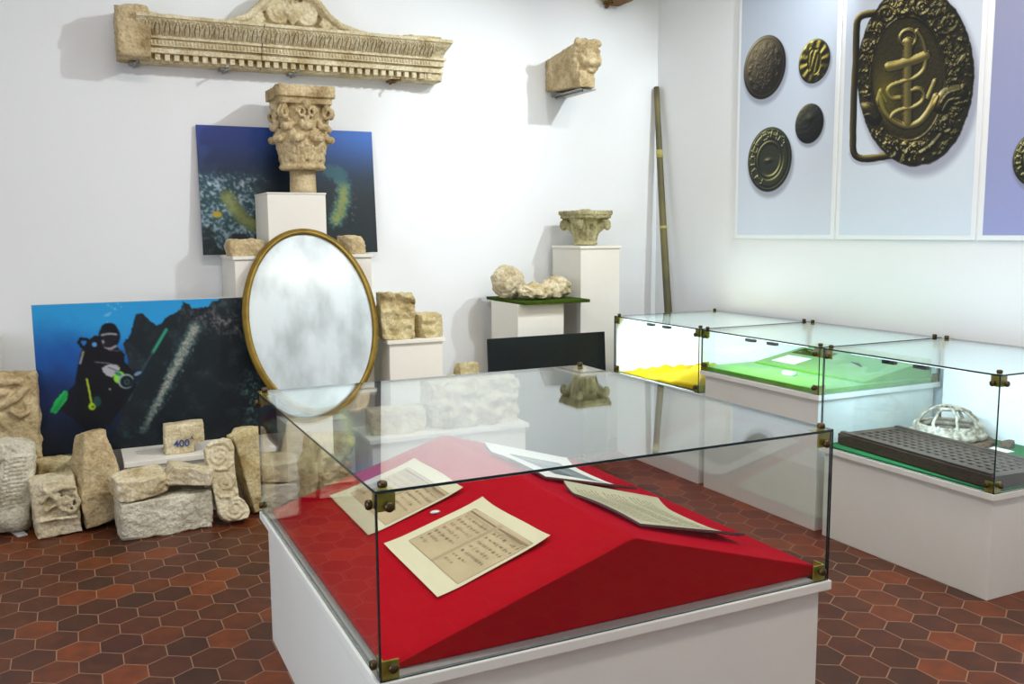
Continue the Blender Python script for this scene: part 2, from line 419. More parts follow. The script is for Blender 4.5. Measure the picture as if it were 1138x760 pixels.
def glass_hood(parent, x0, x1, y0, y1, z0, z1, t=.007, plain=()):
    def pane(a, hide):
        # cut edges are dark, broad faces clear
        b = MB(); v, fs = b.box(*a)
        ax = {'x': (5, 3), 'y': (2, 4), 'z': (0, 1)}[hide]
        for i, f in enumerate(fs): f.material_index = 0 if i in ax else 1
        b.build('glass_pane', [M['glass'], M['glass_edge']], parent)
    e = .0006
    pane((x0, x1, y0, y1, z1-t, z1), 'z')
    pane((x0, x1, y0, y0+t, z0, z1-t-e), 'y'); pane((x0, x1, y1-t, y1, z0, z1-t-e), 'y')
    pane((x0, x0+t, y0+t+e, y1-t-e, z0, z1-t-e), 'x'); pane((x1-t, x1, y0+t+e, y1-t-e, z0, z1-t-e), 'x')
    for top, z in ((False, z0), (True, z1)):
        for cx, sx in ((x0, 1), (x1, -1)):
            for cy, sy in ((y0, 1), (y1, -1)):
                clamp(parent, cx, cy, z, sx, sy, top, kinds='xz' if sy in plain else 'xyz')

def case(name, label, x0, x1, y0, y1, zb, zt, lip=.022, inset=.03, plain=(), body='plinth', group=None):
    o = empty(name, ((x0+x1)/2, (y0+y1)/2, 0), 0, label, 'display case', group)
    b = MB(); b.box(x0+inset, x1-inset, y0+inset, y1-inset, 0, zb-.03); b.bevel(.002, 1); b.build('plinth', M[body], o)
    b = MB(); b.box(x0-lip+.018, x1+lip-.018, y0-lip+.018, y1+lip-.018, zb-.0295, zb-.0005); b.bevel(.003, 2); b.build('plinth_top', M[body], o)
    glass_hood(o, x0, x1, y0, y1, zb, zt, plain=plain)
    return o

MX0, MX1, MY0, MY1, MZB, MZT = .605, 2.042, 1.995, 3.501, .5207, .9952
main = case('display_case', 'large glass-topped display case in front holding a red felt ridge and four documents', MX0, MX1, MY0, MY1, MZB, MZT, lip=.026, inset=.018)
b = MB(); b.box(MX0+.009, MX1-.009, MY0+.009, MY1-.009, MZB, MZB+.004); b.build('base_sheet', M['ledge'], main)

# crimson gabled pad
RX0, RXR, RX1, RY0, RY1 = .634, 1.352, 2.024, 2.035, 3.466
RZ0, RZR, RZ1 = .532, .752, .556
def lslope(x): return RZ0+(RZR-RZ0)*(x-RX0)/(RXR-RX0)
def rslope(x): return RZR+(RZ1-RZR)*(x-RXR)/(RX1-RXR)
b = MB(); zb_ = MZB+.0045
nseg = 14
out = [(RX0, zb_), (RX1, zb_), (RX1, RZ1)]
out += [(RX1+(RXR-RX1)*k/8, rslope(RX1+(RXR-RX1)*k/8)) for k in range(1, 8)]
out += [(RXR+.02, RZR-.004), (RXR, RZR-.001), (RXR-.02, RZR-.005)]
out += [(RXR+(RX0-RXR)*k/8, lslope(RXR+(RX0-RXR)*k/8)) for k in range(1, 9)]
b.prism(out, 'y', RY0, RY1)
pad = b.build('display_pad', M['red'])
tag(pad, 'crimson felt ridge-shaped pad filling the front glass case', 'display pad'); origin(pad, (1.34, 2.75, zb_))
es = pad.modifiers.new('round', 'BEVEL'); es.width = .006; es.segments = 2; es.limit_method = 'ANGLE'; es.angle_limit = R(30)

# ---------------- documents
def sheet(name, x0, x1, y0, y1, side, seed, label, kind):
    """a curling paper sheet lying on one slope of the pad; s runs along x, t along y"""
    f = lslope if side < 0 else rslope
    r_ = random.Random(seed)
    sl = math.atan((f(x1)-f(x0))/(x1-x0))
    ph = r_.uniform(0, 6)
    def surf(s, t, lift=0.0):
        x = x0+(x1-x0)*s; y = y0+(y1-y0)*t
        if side < 0:
            c = .006*max(0, 1-s*4)**2 + .006*max(0, (s-.72)/.28)**2 + .012*max(0, 1-t*4)**2*(s) + .003*max(0, (t-.8)/.2)**2
            x += .006*math.sin(t*5+ph)*s
        else:
            c = .030*max(0, 1-t*2.6)**2*(.25+.75*s) + .012*math.sin(PI*min(1, t*1.25))*(1-s) + .02*max(0, (t-.75)/.25)**2
            x += .010*math.sin(t*6.0+1)
        n = Vector((-math.sin(sl), 0, math.cos(sl)))
        return Vector((x, y, f(x)+(.0022 if side < 0 else .0088))) + n*(c+lift)
    o = empty(name, ((x0+x1)/2, (y0+y1)/2, f((x0+x1)/2)), 0, label, 'document')
    def patch(nm, m, s0, s1, t0, t1, lift, par, n=24, th=None):
        b = MB()
        g = [[b.bm.verts.new(surf(s0+(s1-s0)*i/n, t0+(t1-t0)*j/n, lift)) for j in range(n+1)] for i in range(n+1)]
        for i in range(n):
            for j in range(n): b.bm.faces.new((g[i][j], g[i+1][j], g[i+1][j+1], g[i][j+1]))
        if th:
            h = [[b.bm.verts.new(surf(s0+(s1-s0)*i/n, t0+(t1-t0)*j/n, lift-th)) for j in range(n+1)] for i in range(n+1)]
            for i in range(n):
                for j in range(n): b.bm.faces.new((h[i][j+1], h[i+1][j+1], h[i+1][j], h[i][j]))
            for i in range(n):
                for (a, c) in ((g[i][0], g[i+1][0]),): b.bm.faces.new((a, h[i][0], h[i+1][0], c))
                b.bm.faces.new((g[i+1][n], h[i+1][n], h[i][n], g[i][n]))
                b.bm.faces.new((g[0][i+1], h[0][i+1], h[0][i], g[0][i]))
                b.bm.faces.new((g[n][i], h[n][i], h[n][i+1], g[n][i+1]))
        return b.build(nm, m, par, smooth=True)
    def strokes(nm, m, cells, par, lift=.0012):
        b = MB()
        for (s0, t0, s1, t1, w) in cells:
            dx, dy = s1-s0, t1-t0; L = math.hypot(dx, dy) or 1; px, py = -dy/L*w/2, dx/L*w/2
            try: b.bm.faces.new([b.bm.verts.new(surf(a, c, lift)) for a, c in ((s0+px, t0+py), (s0-px, t0-py), (s1-px, t1-py), (s1+px, t1+py))])
            except ValueError: pass
        return b.build(nm, m, par)
    paper = {'letter': 'paper', 'photo': 'white_card', 'text': 'paper_grey'}[kind]
    patch('shaded_underside' if side > 0 else 'backing', M['shaded_underside'] if side > 0 else M['paper'], .005, .995, .004, .996, -.0002, o, th=.008 if side > 0 else .0016)  # right slope: thick mauve layer paints the sheet's shaded underside
    sh = patch('paper', M[paper], 0, 1, 0, 1, .0006, o)
    if kind == 'letter':
        # facsimile with two ruled halves; writing lines run along t (away from the reader's left)
        pr_ = patch('printed_page', M['paper_print'], .19, .86, .04, .90, .0009, sh)
        rules = []
        for tt in (.04, .47, .49, .90): rules.append((.19, tt, .86, tt, .004))
        for ss in (.19, .86): rules.append((ss, .04, ss, .90, .004))
        for t0, t1 in ((.05, .46), (.50, .89)):
            for ss, w in ((.815, .022), (.785, .004), (.77, .003)): rules.append((ss, t0, ss, t1, w))
        strokes('ruling', M['ink_soft'], rules, sh)
        for t0, t1 in ((.06, .45), (.51, .88)):
            cells = []
            for k in range(7):
                s = .74-.075*k
                ln = [1, 1, .9, .75, .85, .5, .35][k]*(t1-t0)
                t = t1-.015
                while t > t1-ln:
                    wl = r_.uniform(.012, .04)
                    tt = t
                    while tt > max(t-wl, t1-ln):
                        h_ = r_.uniform(.008, .024)*(1.6 if r_.random() < .12 else 1)
                        cells.append((s-h_*.5+r_.uniform(-.008, .008), tt, s+h_, tt-r_.uniform(-.004, .006), r_.uniform(.002, .0036)))
                        tt -= r_.uniform(.005, .010)
                    t -= wl+r_.uniform(.008, .03)
            strokes('handwriting', M['ink'], cells, sh, .0016)
    elif kind == 'photo':
        patch('photograph', M['photo_grey'], .22, .82, .16, .84, .0012, sh)
    else:
        cells = []
        for k in range(22):
            s = .08+.84*k/21
            if k % 7 == 6 or k == 21:
                strokes('text_lines', M['ink_soft'], cells, sh, .0012); cells = []; continue
            t = .08
            while t < .9:
                wl = r_.uniform(.02, .06); cells.append((s, t, s, min(.92, t+wl), .012)); t += wl+.014
    return o
sheet('document', .846, 1.196, 2.228, 2.700, -1, 1, 'cream handwritten sheet nearest the viewer, on the left slope of the red pad', 'letter')
sheet('document', .830, 1.180, 2.822, 3.320, -1, 2, 'cream handwritten sheet behind the nearest one, on the left slope of the red pad', 'letter')
sheet('document', 1.440, 1.822, 2.740, 3.270, 1, 3, 'white sheet with a grey photograph, farther one on the right slope of the red pad', 'photo')
sheet('document', 1.455, 1.845, 2.170, 2.640, 1, 4, 'greyish printed text sheet with a curled front edge, nearer one on the right slope', 'text')
b = MB(); b.lathe([(.004, 0), (.012, .001), (.015, .004), (.010, .008), (.003, .009)], (1.045, 2.765, lslope(1.045)+.002), 12, 'z', 1.25, .8)
o = b.build('clear_weight', M['crystal'], smooth=True); tag(o, 'small clear weight on the red pad between the two handwritten sheets', 'weight'); origin(o, (1.045, 2.765, lslope(1.045)+.002))

# ---------------- row of three cases along the right wall
QF, QB, QT = 3.445, 4.345, .989
def tube_lamp(y0, y1, parent, label):
    b = MB(); b.tube([(QF+.034, y0, QT-.0145), (QF+.034, y1, QT-.0145)], .0035, 10)
    t = b.build('lamp_tube', M['tube'], parent, smooth=True)
    ym = (y0+y1)/2
    for yy in (ym+.09, ym-.09):
        b = MB(); b.box(QF+.022, QF+.046, yy-.037, yy+.037, QT-.036, QT-.0185); b.bevel(.003, 2); b.build('clip', M['clip'], t)
cA = case('display_case', 'farthest of the three cases by the right wall, brightly lit with yellow cloth inside', QF+.005, QB, 4.485, 5.465, .585, QT, lip=.022, inset=.02, plain=(1,))
cB = case('display_case', 'middle case of the three by the right wall, with green felt on a high plinth', QF, QB, 3.476, 4.460, .7366, QT, lip=.022, inset=.02, plain=(1, -1))
cC = case('display_case', 'nearest of the three cases by the right wall, holding a dark slatted grating', QF-.005, QB, 2.458, 3.450, .4776, QT, lip=.022, inset=.017, plain=(-1,))
tube_lamp(4.62, 5.3, cA, ''); tube_lamp(3.6, 4.32, cB, ''); tube_lamp(2.65, 3.3, cC, '')

for c_, ya, yb_, zb2 in ((cA, 4.485, 5.465, .585), (cB, 3.476, 4.460, .7366), (cC, 2.458, 3.450, .4776)):
    b = MB(); b.box(QB-.018, QB-.009, ya+.012, yb_-.012, zb2+.001, QT-.009); b.build('back_panel', M['white_panel'], c_)
b = MB(); b.box(QF+.016, QB-.02, 5.447, 5.456, .586, QT-.009); b.build('end_panel', M['white_panel'], cA)
# yellow cloth
b = MB(); nx, ny = 40, 46; g = []
for i in range(nx+1):
    row = []
    for j in range(ny+1):
        s, t = i/nx, j/ny
        x = QF+.03+(QB-QF-.08)*s; y = 4.505+.925*t
        q = Vector((x*5, y*4, 0))
        z = .593 + .060*abs(noise.fractal(q, 1, 2, 4)) + .15*max(0, 1-t*1.7)**1.2*max(0, 1-s*1.1)**.7 + .016*math.sin(x*30+y*14)*(1-t)
        edge = min(s, 1-s, t, 1-t)*10
        z = .5865+(z-.5865)*min(1, .08+edge*(2.2 if t < .5 and s > t else 1))
        row.append(b.bm.verts.new((x, y, z)))
    g.append(row)
for i in range(nx):
    for j in range(ny): b.bm.faces.new((g[i][j], g[i+1][j], g[i+1][j+1], g[i][j+1]))
o = b.build('yellow_cloth', M['yellow_cloth'], smooth=True); tag(o, 'crumpled bright yellow cloth inside the farthest glass case', 'cloth'); origin(o, (3.9, 4.97, .586))
sm = o.modifiers.new('thick', 'SOLIDIFY'); sm.thickness = .003; sm.offset = 1

# green felt board in the middle case
gx0, gx1, gy0, gy1, gz = QF+.012, QB-.022, 3.488, 4.448, .7372
b = MB(); b.box(gx0, gx1, gy0, gy1, gz, gz+.026); b.bevel(.004, 2)
fb = b.build('felt_board', M['green_felt']); tag(fb, 'flat bright green felt board covering the floor of the middle glass case', 'felt board'); origin(fb, (3.9, 3.96, gz))
b = MB(); wx0 = 3.80; z0 = gz+.0262
b.prism([(wx0, z0), (gx1-.01, z0), (gx1-.01, z0+.10), (wx0, z0+.012)], 'y', gy0+.02, 4.38); b.bevel(.003, 2)
wd = b.build('sloping_board', M['green_felt']); tag(wd, 'sloping green felt board lying on the flat one in the middle case', 'felt board'); origin(wd, (4.05, 3.93, z0))
def wz(x): return z0+.0125+(.088)*(x-wx0)/(gx1-.01-wx0)
def wcard(name, x0, x1, y0, y1, m, label, cat, yaw=0, th=.0025):
    b = MB(); b.box(-(x1-x0)/2, (x1-x0)/2, -(y1-y0)/2, (y1-y0)/2, 0, th)
    cx, cy = (x0+x1)/2, (y0+y1)/2; sl = math.atan(.088/(gx1-.01-wx0))
    b.bm.transform(Matrix.Translation((cx, cy, wz(cx)+.0006)) @ Matrix.Rotation(-sl, 4, 'Y') @ Matrix.Rotation(yaw, 4, 'Z'))
    o = b.build(name, m); tag(o, label, cat); origin(o, (cx, cy, wz(cx))); return o
wcard('label_card', 3.86, 4.0, 4.10, 4.30, M['white_card'], 'blank white card on the sloping green board', 'card')
pc = wcard('picture_card', 4.05, 4.16, 4.05, 4.33, M['moss'], 'small dark picture card behind the white card on the green board', 'card')
b = MB()
r_ = random.Random(5)
for k in range(7):
    yy = 4.07+.035*k; xx = 4.065+r_.random()*.05
    b.ball((xx+.015, yy+.01, wz(xx+.015)+.004), (.014, .012, .0022), 8, 5)
b.build('printed_spots', M['photo_grey'], pc)
b = MB(); b.tube([(4.0, 3.72, wz(4.0)+.005), (4.03, 3.77, wz(4.03)+.006), (4.05, 3.84, wz(4.05)+.005)], [.004, .008, .004], 8)
o = b.build('small_relic', M['knob'], smooth=True); tag(o, 'small dark rod-like find on the sloping green board', 'relic'); origin(o, (4.02, 3.77, wz(4.02)))
o = place_rock('pale_fragment', (.04, .075, .022), (3.66, 3.93, gz+.0264), (0, 0, 10), M['crystal'], 3, 'small pale glassy fragment on the flat green felt', 'fragment', rough=.003, chops=4, cuts=5)

# nearest case: felt, grating, domed relic
kx0, kx1, ky0, ky1, kz = QF+.007, QB-.022, 2.470, 3.438, .4782
b = MB(); b.box(kx0, kx1, ky0, ky1, kz, kz+.008)
o = b.build('felt_mat', M['green_deep']); tag(o, 'deep green felt mat on the floor of the nearest glass case of the row', 'felt mat'); origin(o, (3.9, 2.95, kz))
def grating():
    W_, L_ = .40, .92     # across x, along y
    root = empty('timber_grating', (3.46, 2.49, kz+.009), 0, 'dark weathered timber grating with rows of square holes, in the nearest glass case', 'grating')
    tilt = Matrix.Translation((3.462, 2.488, kz+.0135)) @ Matrix.Rotation(R(-3.5), 4, 'Z')
    b = MB(); h = .052; rim = .05
    z0_, z1_ = 0, h
    for a in ((0, W_, 0, rim), (0, W_, L_-rim, L_), (0, rim, rim, L_-rim), (W_-rim, W_, rim, L_-rim)): b.box(*a, z0_, z1_)
    nlong, ncr = 6, 17
    wx = (W_-2*rim)/(nlong+.5)
    for k in range(nlong): b.box(rim+wx*(k+.5), rim+wx*(k+1), rim, L_-rim, z0_+.010, z1_-.002)
    wy = (L_-2*rim)/(ncr+.5)
    for k in range(ncr): b.box(rim, W_-rim, rim+wy*(k+.5), rim+wy*(k+1), z0_+.014, z1_-.0035)
    b.bm.transform(tilt); b.build('lattice', M['grate'], root)
    b = MB(); b.box(.004, .03, .01, L_-.01, .052, .064); b.box(W_-.03, W_-.004, .01, L_-.01, .052, .060)
    b.bm.transform(tilt); b.build('edge_rail', M['grate'], root)
grating()
def dome():
    cx, cy, cz = 4.085, 3.205, kz+.009
    root = empty('domed_cage', (cx, cy, cz), 0, 'pale corroded openwork dome on a round flange, in the nearest case behind the grating', 'dome relic')
    b = MB(); b.lathe([(.20, .001), (.225, .008), (.222, .016), (.185, .024), (.165, .030), (.155, .034)], (cx, cy, cz), 40)
    for v in b.bm.verts: v.co += Vector((0, 0, .006*noise.noise(v.co*20)))*(1 if v.co.z > cz+.01 else 0)
    b.build('flange', M['bone_dark'], root, smooth=True)
    b = MB()
    def ring(r, z, w, wob=.004):
        pts = [Vector((cx+r*math.cos(a)+wob*noise.noise(Vector((a*3, z*9, 1))), cy+r*math.sin(a), cz+z+wob*noise.noise(Vector((a*2, z*5, 7))))) for a in [2*PI*k/40 for k in range(40)]]
        b.tube(pts, w, 8, closed=True)
    ring(.17, .04, .018); ring(.155, .062, .014); ring(.148, .085, .009); ring(.055, .172, .010)
    for k in range(8):
        a = 2*PI*k/8+.2
        pts = []; rr = []
        for j in range(9):
            th = j/8*PI/2*.86
            r0 = .152*math.cos(th)+.002; z = .07+.112*math.sin(th)
            pts.append((cx+r0*math.cos(a)+.004*rng.uniform(-1, 1), cy+r0*math.sin(a)+.004*rng.uniform(-1, 1), cz+z)); rr.append(.010-.004*j/8)
        b.tube(pts, rr, 8)
    for k in range(16):
        a = 2*PI*k/16; b.ball((cx+.158*math.cos(a), cy+.158*math.sin(a), cz+.074), (.012, .012, .018+.01*rng.random()), 8, 6)
    modded(b.build('cage', M['bone'], root, smooth=True), .004, 1, .004, .01)
dome()
b = MB(); b.box(4.085, 4.165, 2.88, 3.02, kz+.0085, kz+.0105); o = b.build('caption_card', M['white_card']); tag(o, 'small white caption card on green felt beside the grating', 'card'); origin(o, (4.12, 2.95, kz+.0085))
place_rock('brown_find', (.045, .06, .035), (4.215, 2.96, kz+.0085), (0, 0, 20), M['bone_dark'], 17, 'small brown stone find behind the caption card in the nearest case', 'find', rough=.006, cuts=6)

# ================================================================== BACK WALL PLINTHS
def stand(name, label, x0, x1, y0, y1, z0, z1, lip=.012, slab=.022, m='plinth_warm'):
    o = empty(name, ((x0+x1)/2, (y0+y1)/2, z0), 0, label, 'plinth')
    b = MB(); b.box(x0+lip, x1-lip, y0+lip, y1-.002, z0, z1-slab-.0003); b.bevel(.002, 1); b.build('body', M[m], o)
    b = MB(); b.box(x0, x1, y0, y1, z1-slab, z1); b.bevel(.002, 1); b.build('top_board', M[m], o)
    return o
stand('wide_plinth', 'wide white plinth behind the oval mirror, carrying the blue picture and a smaller plinth', .884, 1.776, 5.75, 6.30, 0, 1.452)
stand('square_plinth', 'squat white plinth standing on the wide plinth under the large carved capital', 1.106, 1.48, 5.765, 6.19, 1.4525, 1.843, lip=.004, slab=.010)
stand('tall_plinth', 'tall cream plinth near the room corner under the small capital', 3.365, 3.722, 5.80, 6.25, 0, 1.478, lip=.01, slab=.02)
stand('short_plinth', 'short cream plinth under the dark green board', 2.80, 3.17, 5.70, 6.15, 0, 1.078, lip=.0, slab=.01)
stand('stone_plinth', 'white plinth just right of the oval mirror carrying two carved stones', 1.80, 2.20, 5.57, 6.0, 0, .895, lip=.016, slab=.025)
stand('low_bench', 'low white bench on the floor carrying the numbered stone and the diver picture', .19, 1.02, 5.335, 5.738, 0, .338, lip=.014, slab=.03)
stand('mirror_block', 'low white block under the foot of the oval mirror', 1.08, 1.46, 5.34, 5.60, 0, .468, lip=.004, slab=.01)
stand('low_plinth', 'low white plinth behind the front glass case carrying rough stones', 1.50, 2.545, 5.02, 5.42, 0, .388, lip=.02, slab=.028)
stand('side_plinth', 'white plinth at the left edge of the view behind the carved slab', -.95, -.415, 5.95, 6.28, 0, 1.0, lip=.006, slab=.012)

b = MB(); b.box(2.815, 3.35, 5.63, 6.27, 1.0785, 1.1005); b.bevel(.003, 1)
o = b.build('green_board', M['moss']); tag(o, 'dark green felt-covered board overhanging the short plinth', 'board'); origin(o, (3.08, 5.95, 1.0785))
def lean_board(name, x0, x1, zb, zt, yb, yt, th=.012):
    """a flat board whose foot stands at yb and whose top leans back to yt"""
    ang = math.atan2(yt-yb, zt-zb)
    root = Matrix.Translation(((x0+x1)/2, yb, zb)) @ Matrix.Rotation(-ang, 4, 'X')
    return root, math.hypot(yt-yb, zt-zb)
mtx, hh = lean_board('black_board', 2.50, 3.43, 0, .868, 5.50, 5.56)
b = MB(); b.box(-.465, .465, 0, .012, 0, hh); b.bevel(.002, 1); b.bm.transform(mtx)
for v in b.bm.verts: v.co.z = max(v.co.z, .0)
o = b.build('black_panel', M['black_board']); tag(o, 'plain black panel leaning in front of the short cream plinth', 'panel'); origin(o, (2.96, 5.5, 0))

# ================================================================== PAINTED PICTURES
def vnoise(X, Y, seed, octv=4):
    out = np.zeros_like(X); amp = 1; tot = 0
    for k in range(octv):
        rs = np.random.RandomState(seed+k*13); G = rs.rand(64, 64)
        xs = X*2**k+seed*.37; ys = Y*2**k+seed*.71
        xi = np.floor(xs).astype(int); yi = np.floor(ys).astype(int); fx = xs-xi; fy = ys-yi
        fx = fx*fx*(3-2*fx); fy = fy*fy*(3-2*fy)
        a = G[xi % 64, yi % 64]; b_ = G[(xi+1) % 64, yi % 64]; c = G[xi % 64, (yi+1) % 64]; d = G[(xi+1) % 64, (yi+1) % 64]
        out += amp*((a*(1-fx)+b_*fx)*(1-fy)+(c*(1-fx)+d*fx)*fy); tot += amp; amp *= .55
    return out/tot
def sstep(a, b_, x):
    t = np.clip((x-a)/(b_-a), 0, 1); return t*t*(3-2*t)
def seg_d(X, Y, p, q):
    px, py = p; qx, qy = q; dx, dy = qx-px, qy-py
    t = np.clip(((X-px)*dx+(Y-py)*dy)/(dx*dx+dy*dy+1e-9), 0, 1)
    return np.hypot(X-px-t*dx, Y-py-t*dy), t
def path_d(X, Y, pts):
    d = np.full_like(X, 1e9)
    for p, q in zip(pts, pts[1:]): d = np.minimum(d, seg_d(X, Y, p, q)[0])
    return d
def inpoly(X, Y, pts):
    c = np.zeros(X.shape, bool); n = len(pts)
    for i in range(n):
        x1, y1 = pts[i]; x2, y2 = pts[(i+1) % n]
        if y1 == y2: continue
        k = ((y1 > Y) != (y2 > Y)) & (X < (x2-x1)*(Y-y1)/(y2-y1)+x1); c ^= k
    return c
def lay(img, mask, col):
    m = np.clip(mask, 0, 1)[..., None]; img[:] = img*(1-m)+np.array(col)*m
def C(r, g, b_): return np.array([r, g, b_])/255.
def lin(a): return np.where(a <= .04045, a/12.92, ((np.clip(a, 0, 1)+.055)/1.055)**2.4)

def soften(img, k=1):
    for _ in range(k):
        p = np.pad(img, ((1, 1), (1, 1), (0, 0)), mode='edge')
        img = (p[:-2, 1:-1]+p[2:, 1:-1]+p[1:-1, :-2]+p[1:-1, 2:]+2*p[1:-1, 1:-1])/6
    return img
def picture(name, parent, mtx, w, h, th, nx, ny, paint, m):
    """board of w x h whose front face (towards -y) carries a printed photograph"""
    S, T = np.meshgrid(np.linspace(0, 1, nx+1), np.linspace(0, 1, ny+1), indexing='ij')   # s right, t down
    img = paint(S, T)
    me = bpy.data.meshes.new(name)
    co = np.zeros(((nx+1)*(ny+1), 3)); co[:, 0] = (S.ravel()-.5)*w; co[:, 2] = (1-T.ravel())*h; co[:, 1] = -th
    idx = np.arange((nx+1)*(ny+1)).reshape(nx+1, ny+1)
    f = np.stack([idx[:-1, :-1], idx[:-1, 1:], idx[1:, 1:], idx[1:, :-1]], -1).reshape(-1, 4)
    me.from_pydata([tuple(mtx @ Vector(c)) for c in co.tolist()], [], f.tolist())
    at = me.attributes.new('print', 'FLOAT_COLOR', 'POINT')
    c4 = np.ones(((nx+1)*(ny+1), 4)); c4[:, :3] = lin(np.clip(img, 0, 1)).reshape(-1, 3)
    at.data.foreach_set('color', c4.ravel().astype(np.float32))
    me.materials.append(m); me.transform(PM[parent.name].inverted())
    o = bpy.data.objects.new(name, me); COL.objects.link(o); o.parent = parent; PM[o.name] = PM[parent.name]
    return o

def paint_wreck(S, T):
    # picture coordinates 0..820 x 0..600
    X = S*820; Y = T*600
    img = np.zeros(X.shape+(3,)); 
    top = C(38, 60, 140); topr = C(38, 100, 190); mid = C(28, 50, 78); bot = C(26, 38, 42)
    u = sstep(0, 1, S)[..., None]; t = T[..., None]
    base = (top*(1-u)+topr*u)
    img[:] = base*(1-sstep(0.0, .42, T)[..., None])+mid*sstep(0.0, .42, T)[..., None]
    lay(img, sstep(.3, .62, T+.06*vnoise(S*8, T*8, 3)), bot)
    lay(img, .6*np.exp(-((X-360)/60)**2-((Y-200)/140)**2), C(10, 18, 30))
    lay(img, .5*sstep(.5, .9, T)*sstep(520, 300, X)*sstep(250, 330, X), C(20, 26, 30))
    # encrusted wreckage on the left
    n1 = vnoise(X/26, Y/26, 11); n2 = vnoise(X/9, Y/9, 21); n3 = vnoise(X/60, Y/60, 31)
    reg = sstep(.48, .62, n3+.55*np.exp(-((X-110)/130)**2-((Y-340)/110)**2))*sstep(200, 260, Y)*sstep(330, 250, X)
    lay(img, reg*.55, C(44, 92, 104))
    lay(img, reg*sstep(.46, .62, n2*.6+n1*.4)*.9, C(140, 160, 176)); lay(img, reg*sstep(.6, .7, n2)*.7, C(190, 200, 206))
    lay(img, sstep(.55, .75, n2)*sstep(300, 420, Y)*sstep(260, 140, X)*.5, C(96, 124, 120))
    lay(img, sstep(34, 20, np.hypot((X-115)*1.0, (Y-258)*1.4))*.0, C(60, 120, 120))
    # curved yellowish ribs
    d = path_d(X, Y, [(120, 330), (150, 390), (195, 440), (250, 470), (330, 460)])
    lay(img, sstep(46, 20, d+44*(n2-.5))*.9, C(84, 100, 62)); lay(img, sstep(34, 4, d+60*(n2-.5))*.8, C(136, 142, 84))
    d = path_d(X, Y, [(600, 200), (645, 215), (664, 270), (660, 340), (640, 400), (618, 440)])
    lay(img, sstep(48, 22, d+44*(n2-.5))*.9, C(50, 96, 108)); lay(img, sstep(38, 6, d+56*(n2-.5))*sstep(230, 300, Y), C(128, 140, 80))
    lay(img, sstep(26, 14, np.hypot(X-70, (Y-412)*1.4)+14*(n2-.5)), C(176, 148, 30))
    lay(img, sstep(.62, .78, n2)*np.exp(-((X-690)/40)**2-((Y-380)/90)**2)*.8, C(120, 150, 160))
    return soften(img, 1)+(vnoise(X/4, Y/4, 5)-.5)[..., None]*.03

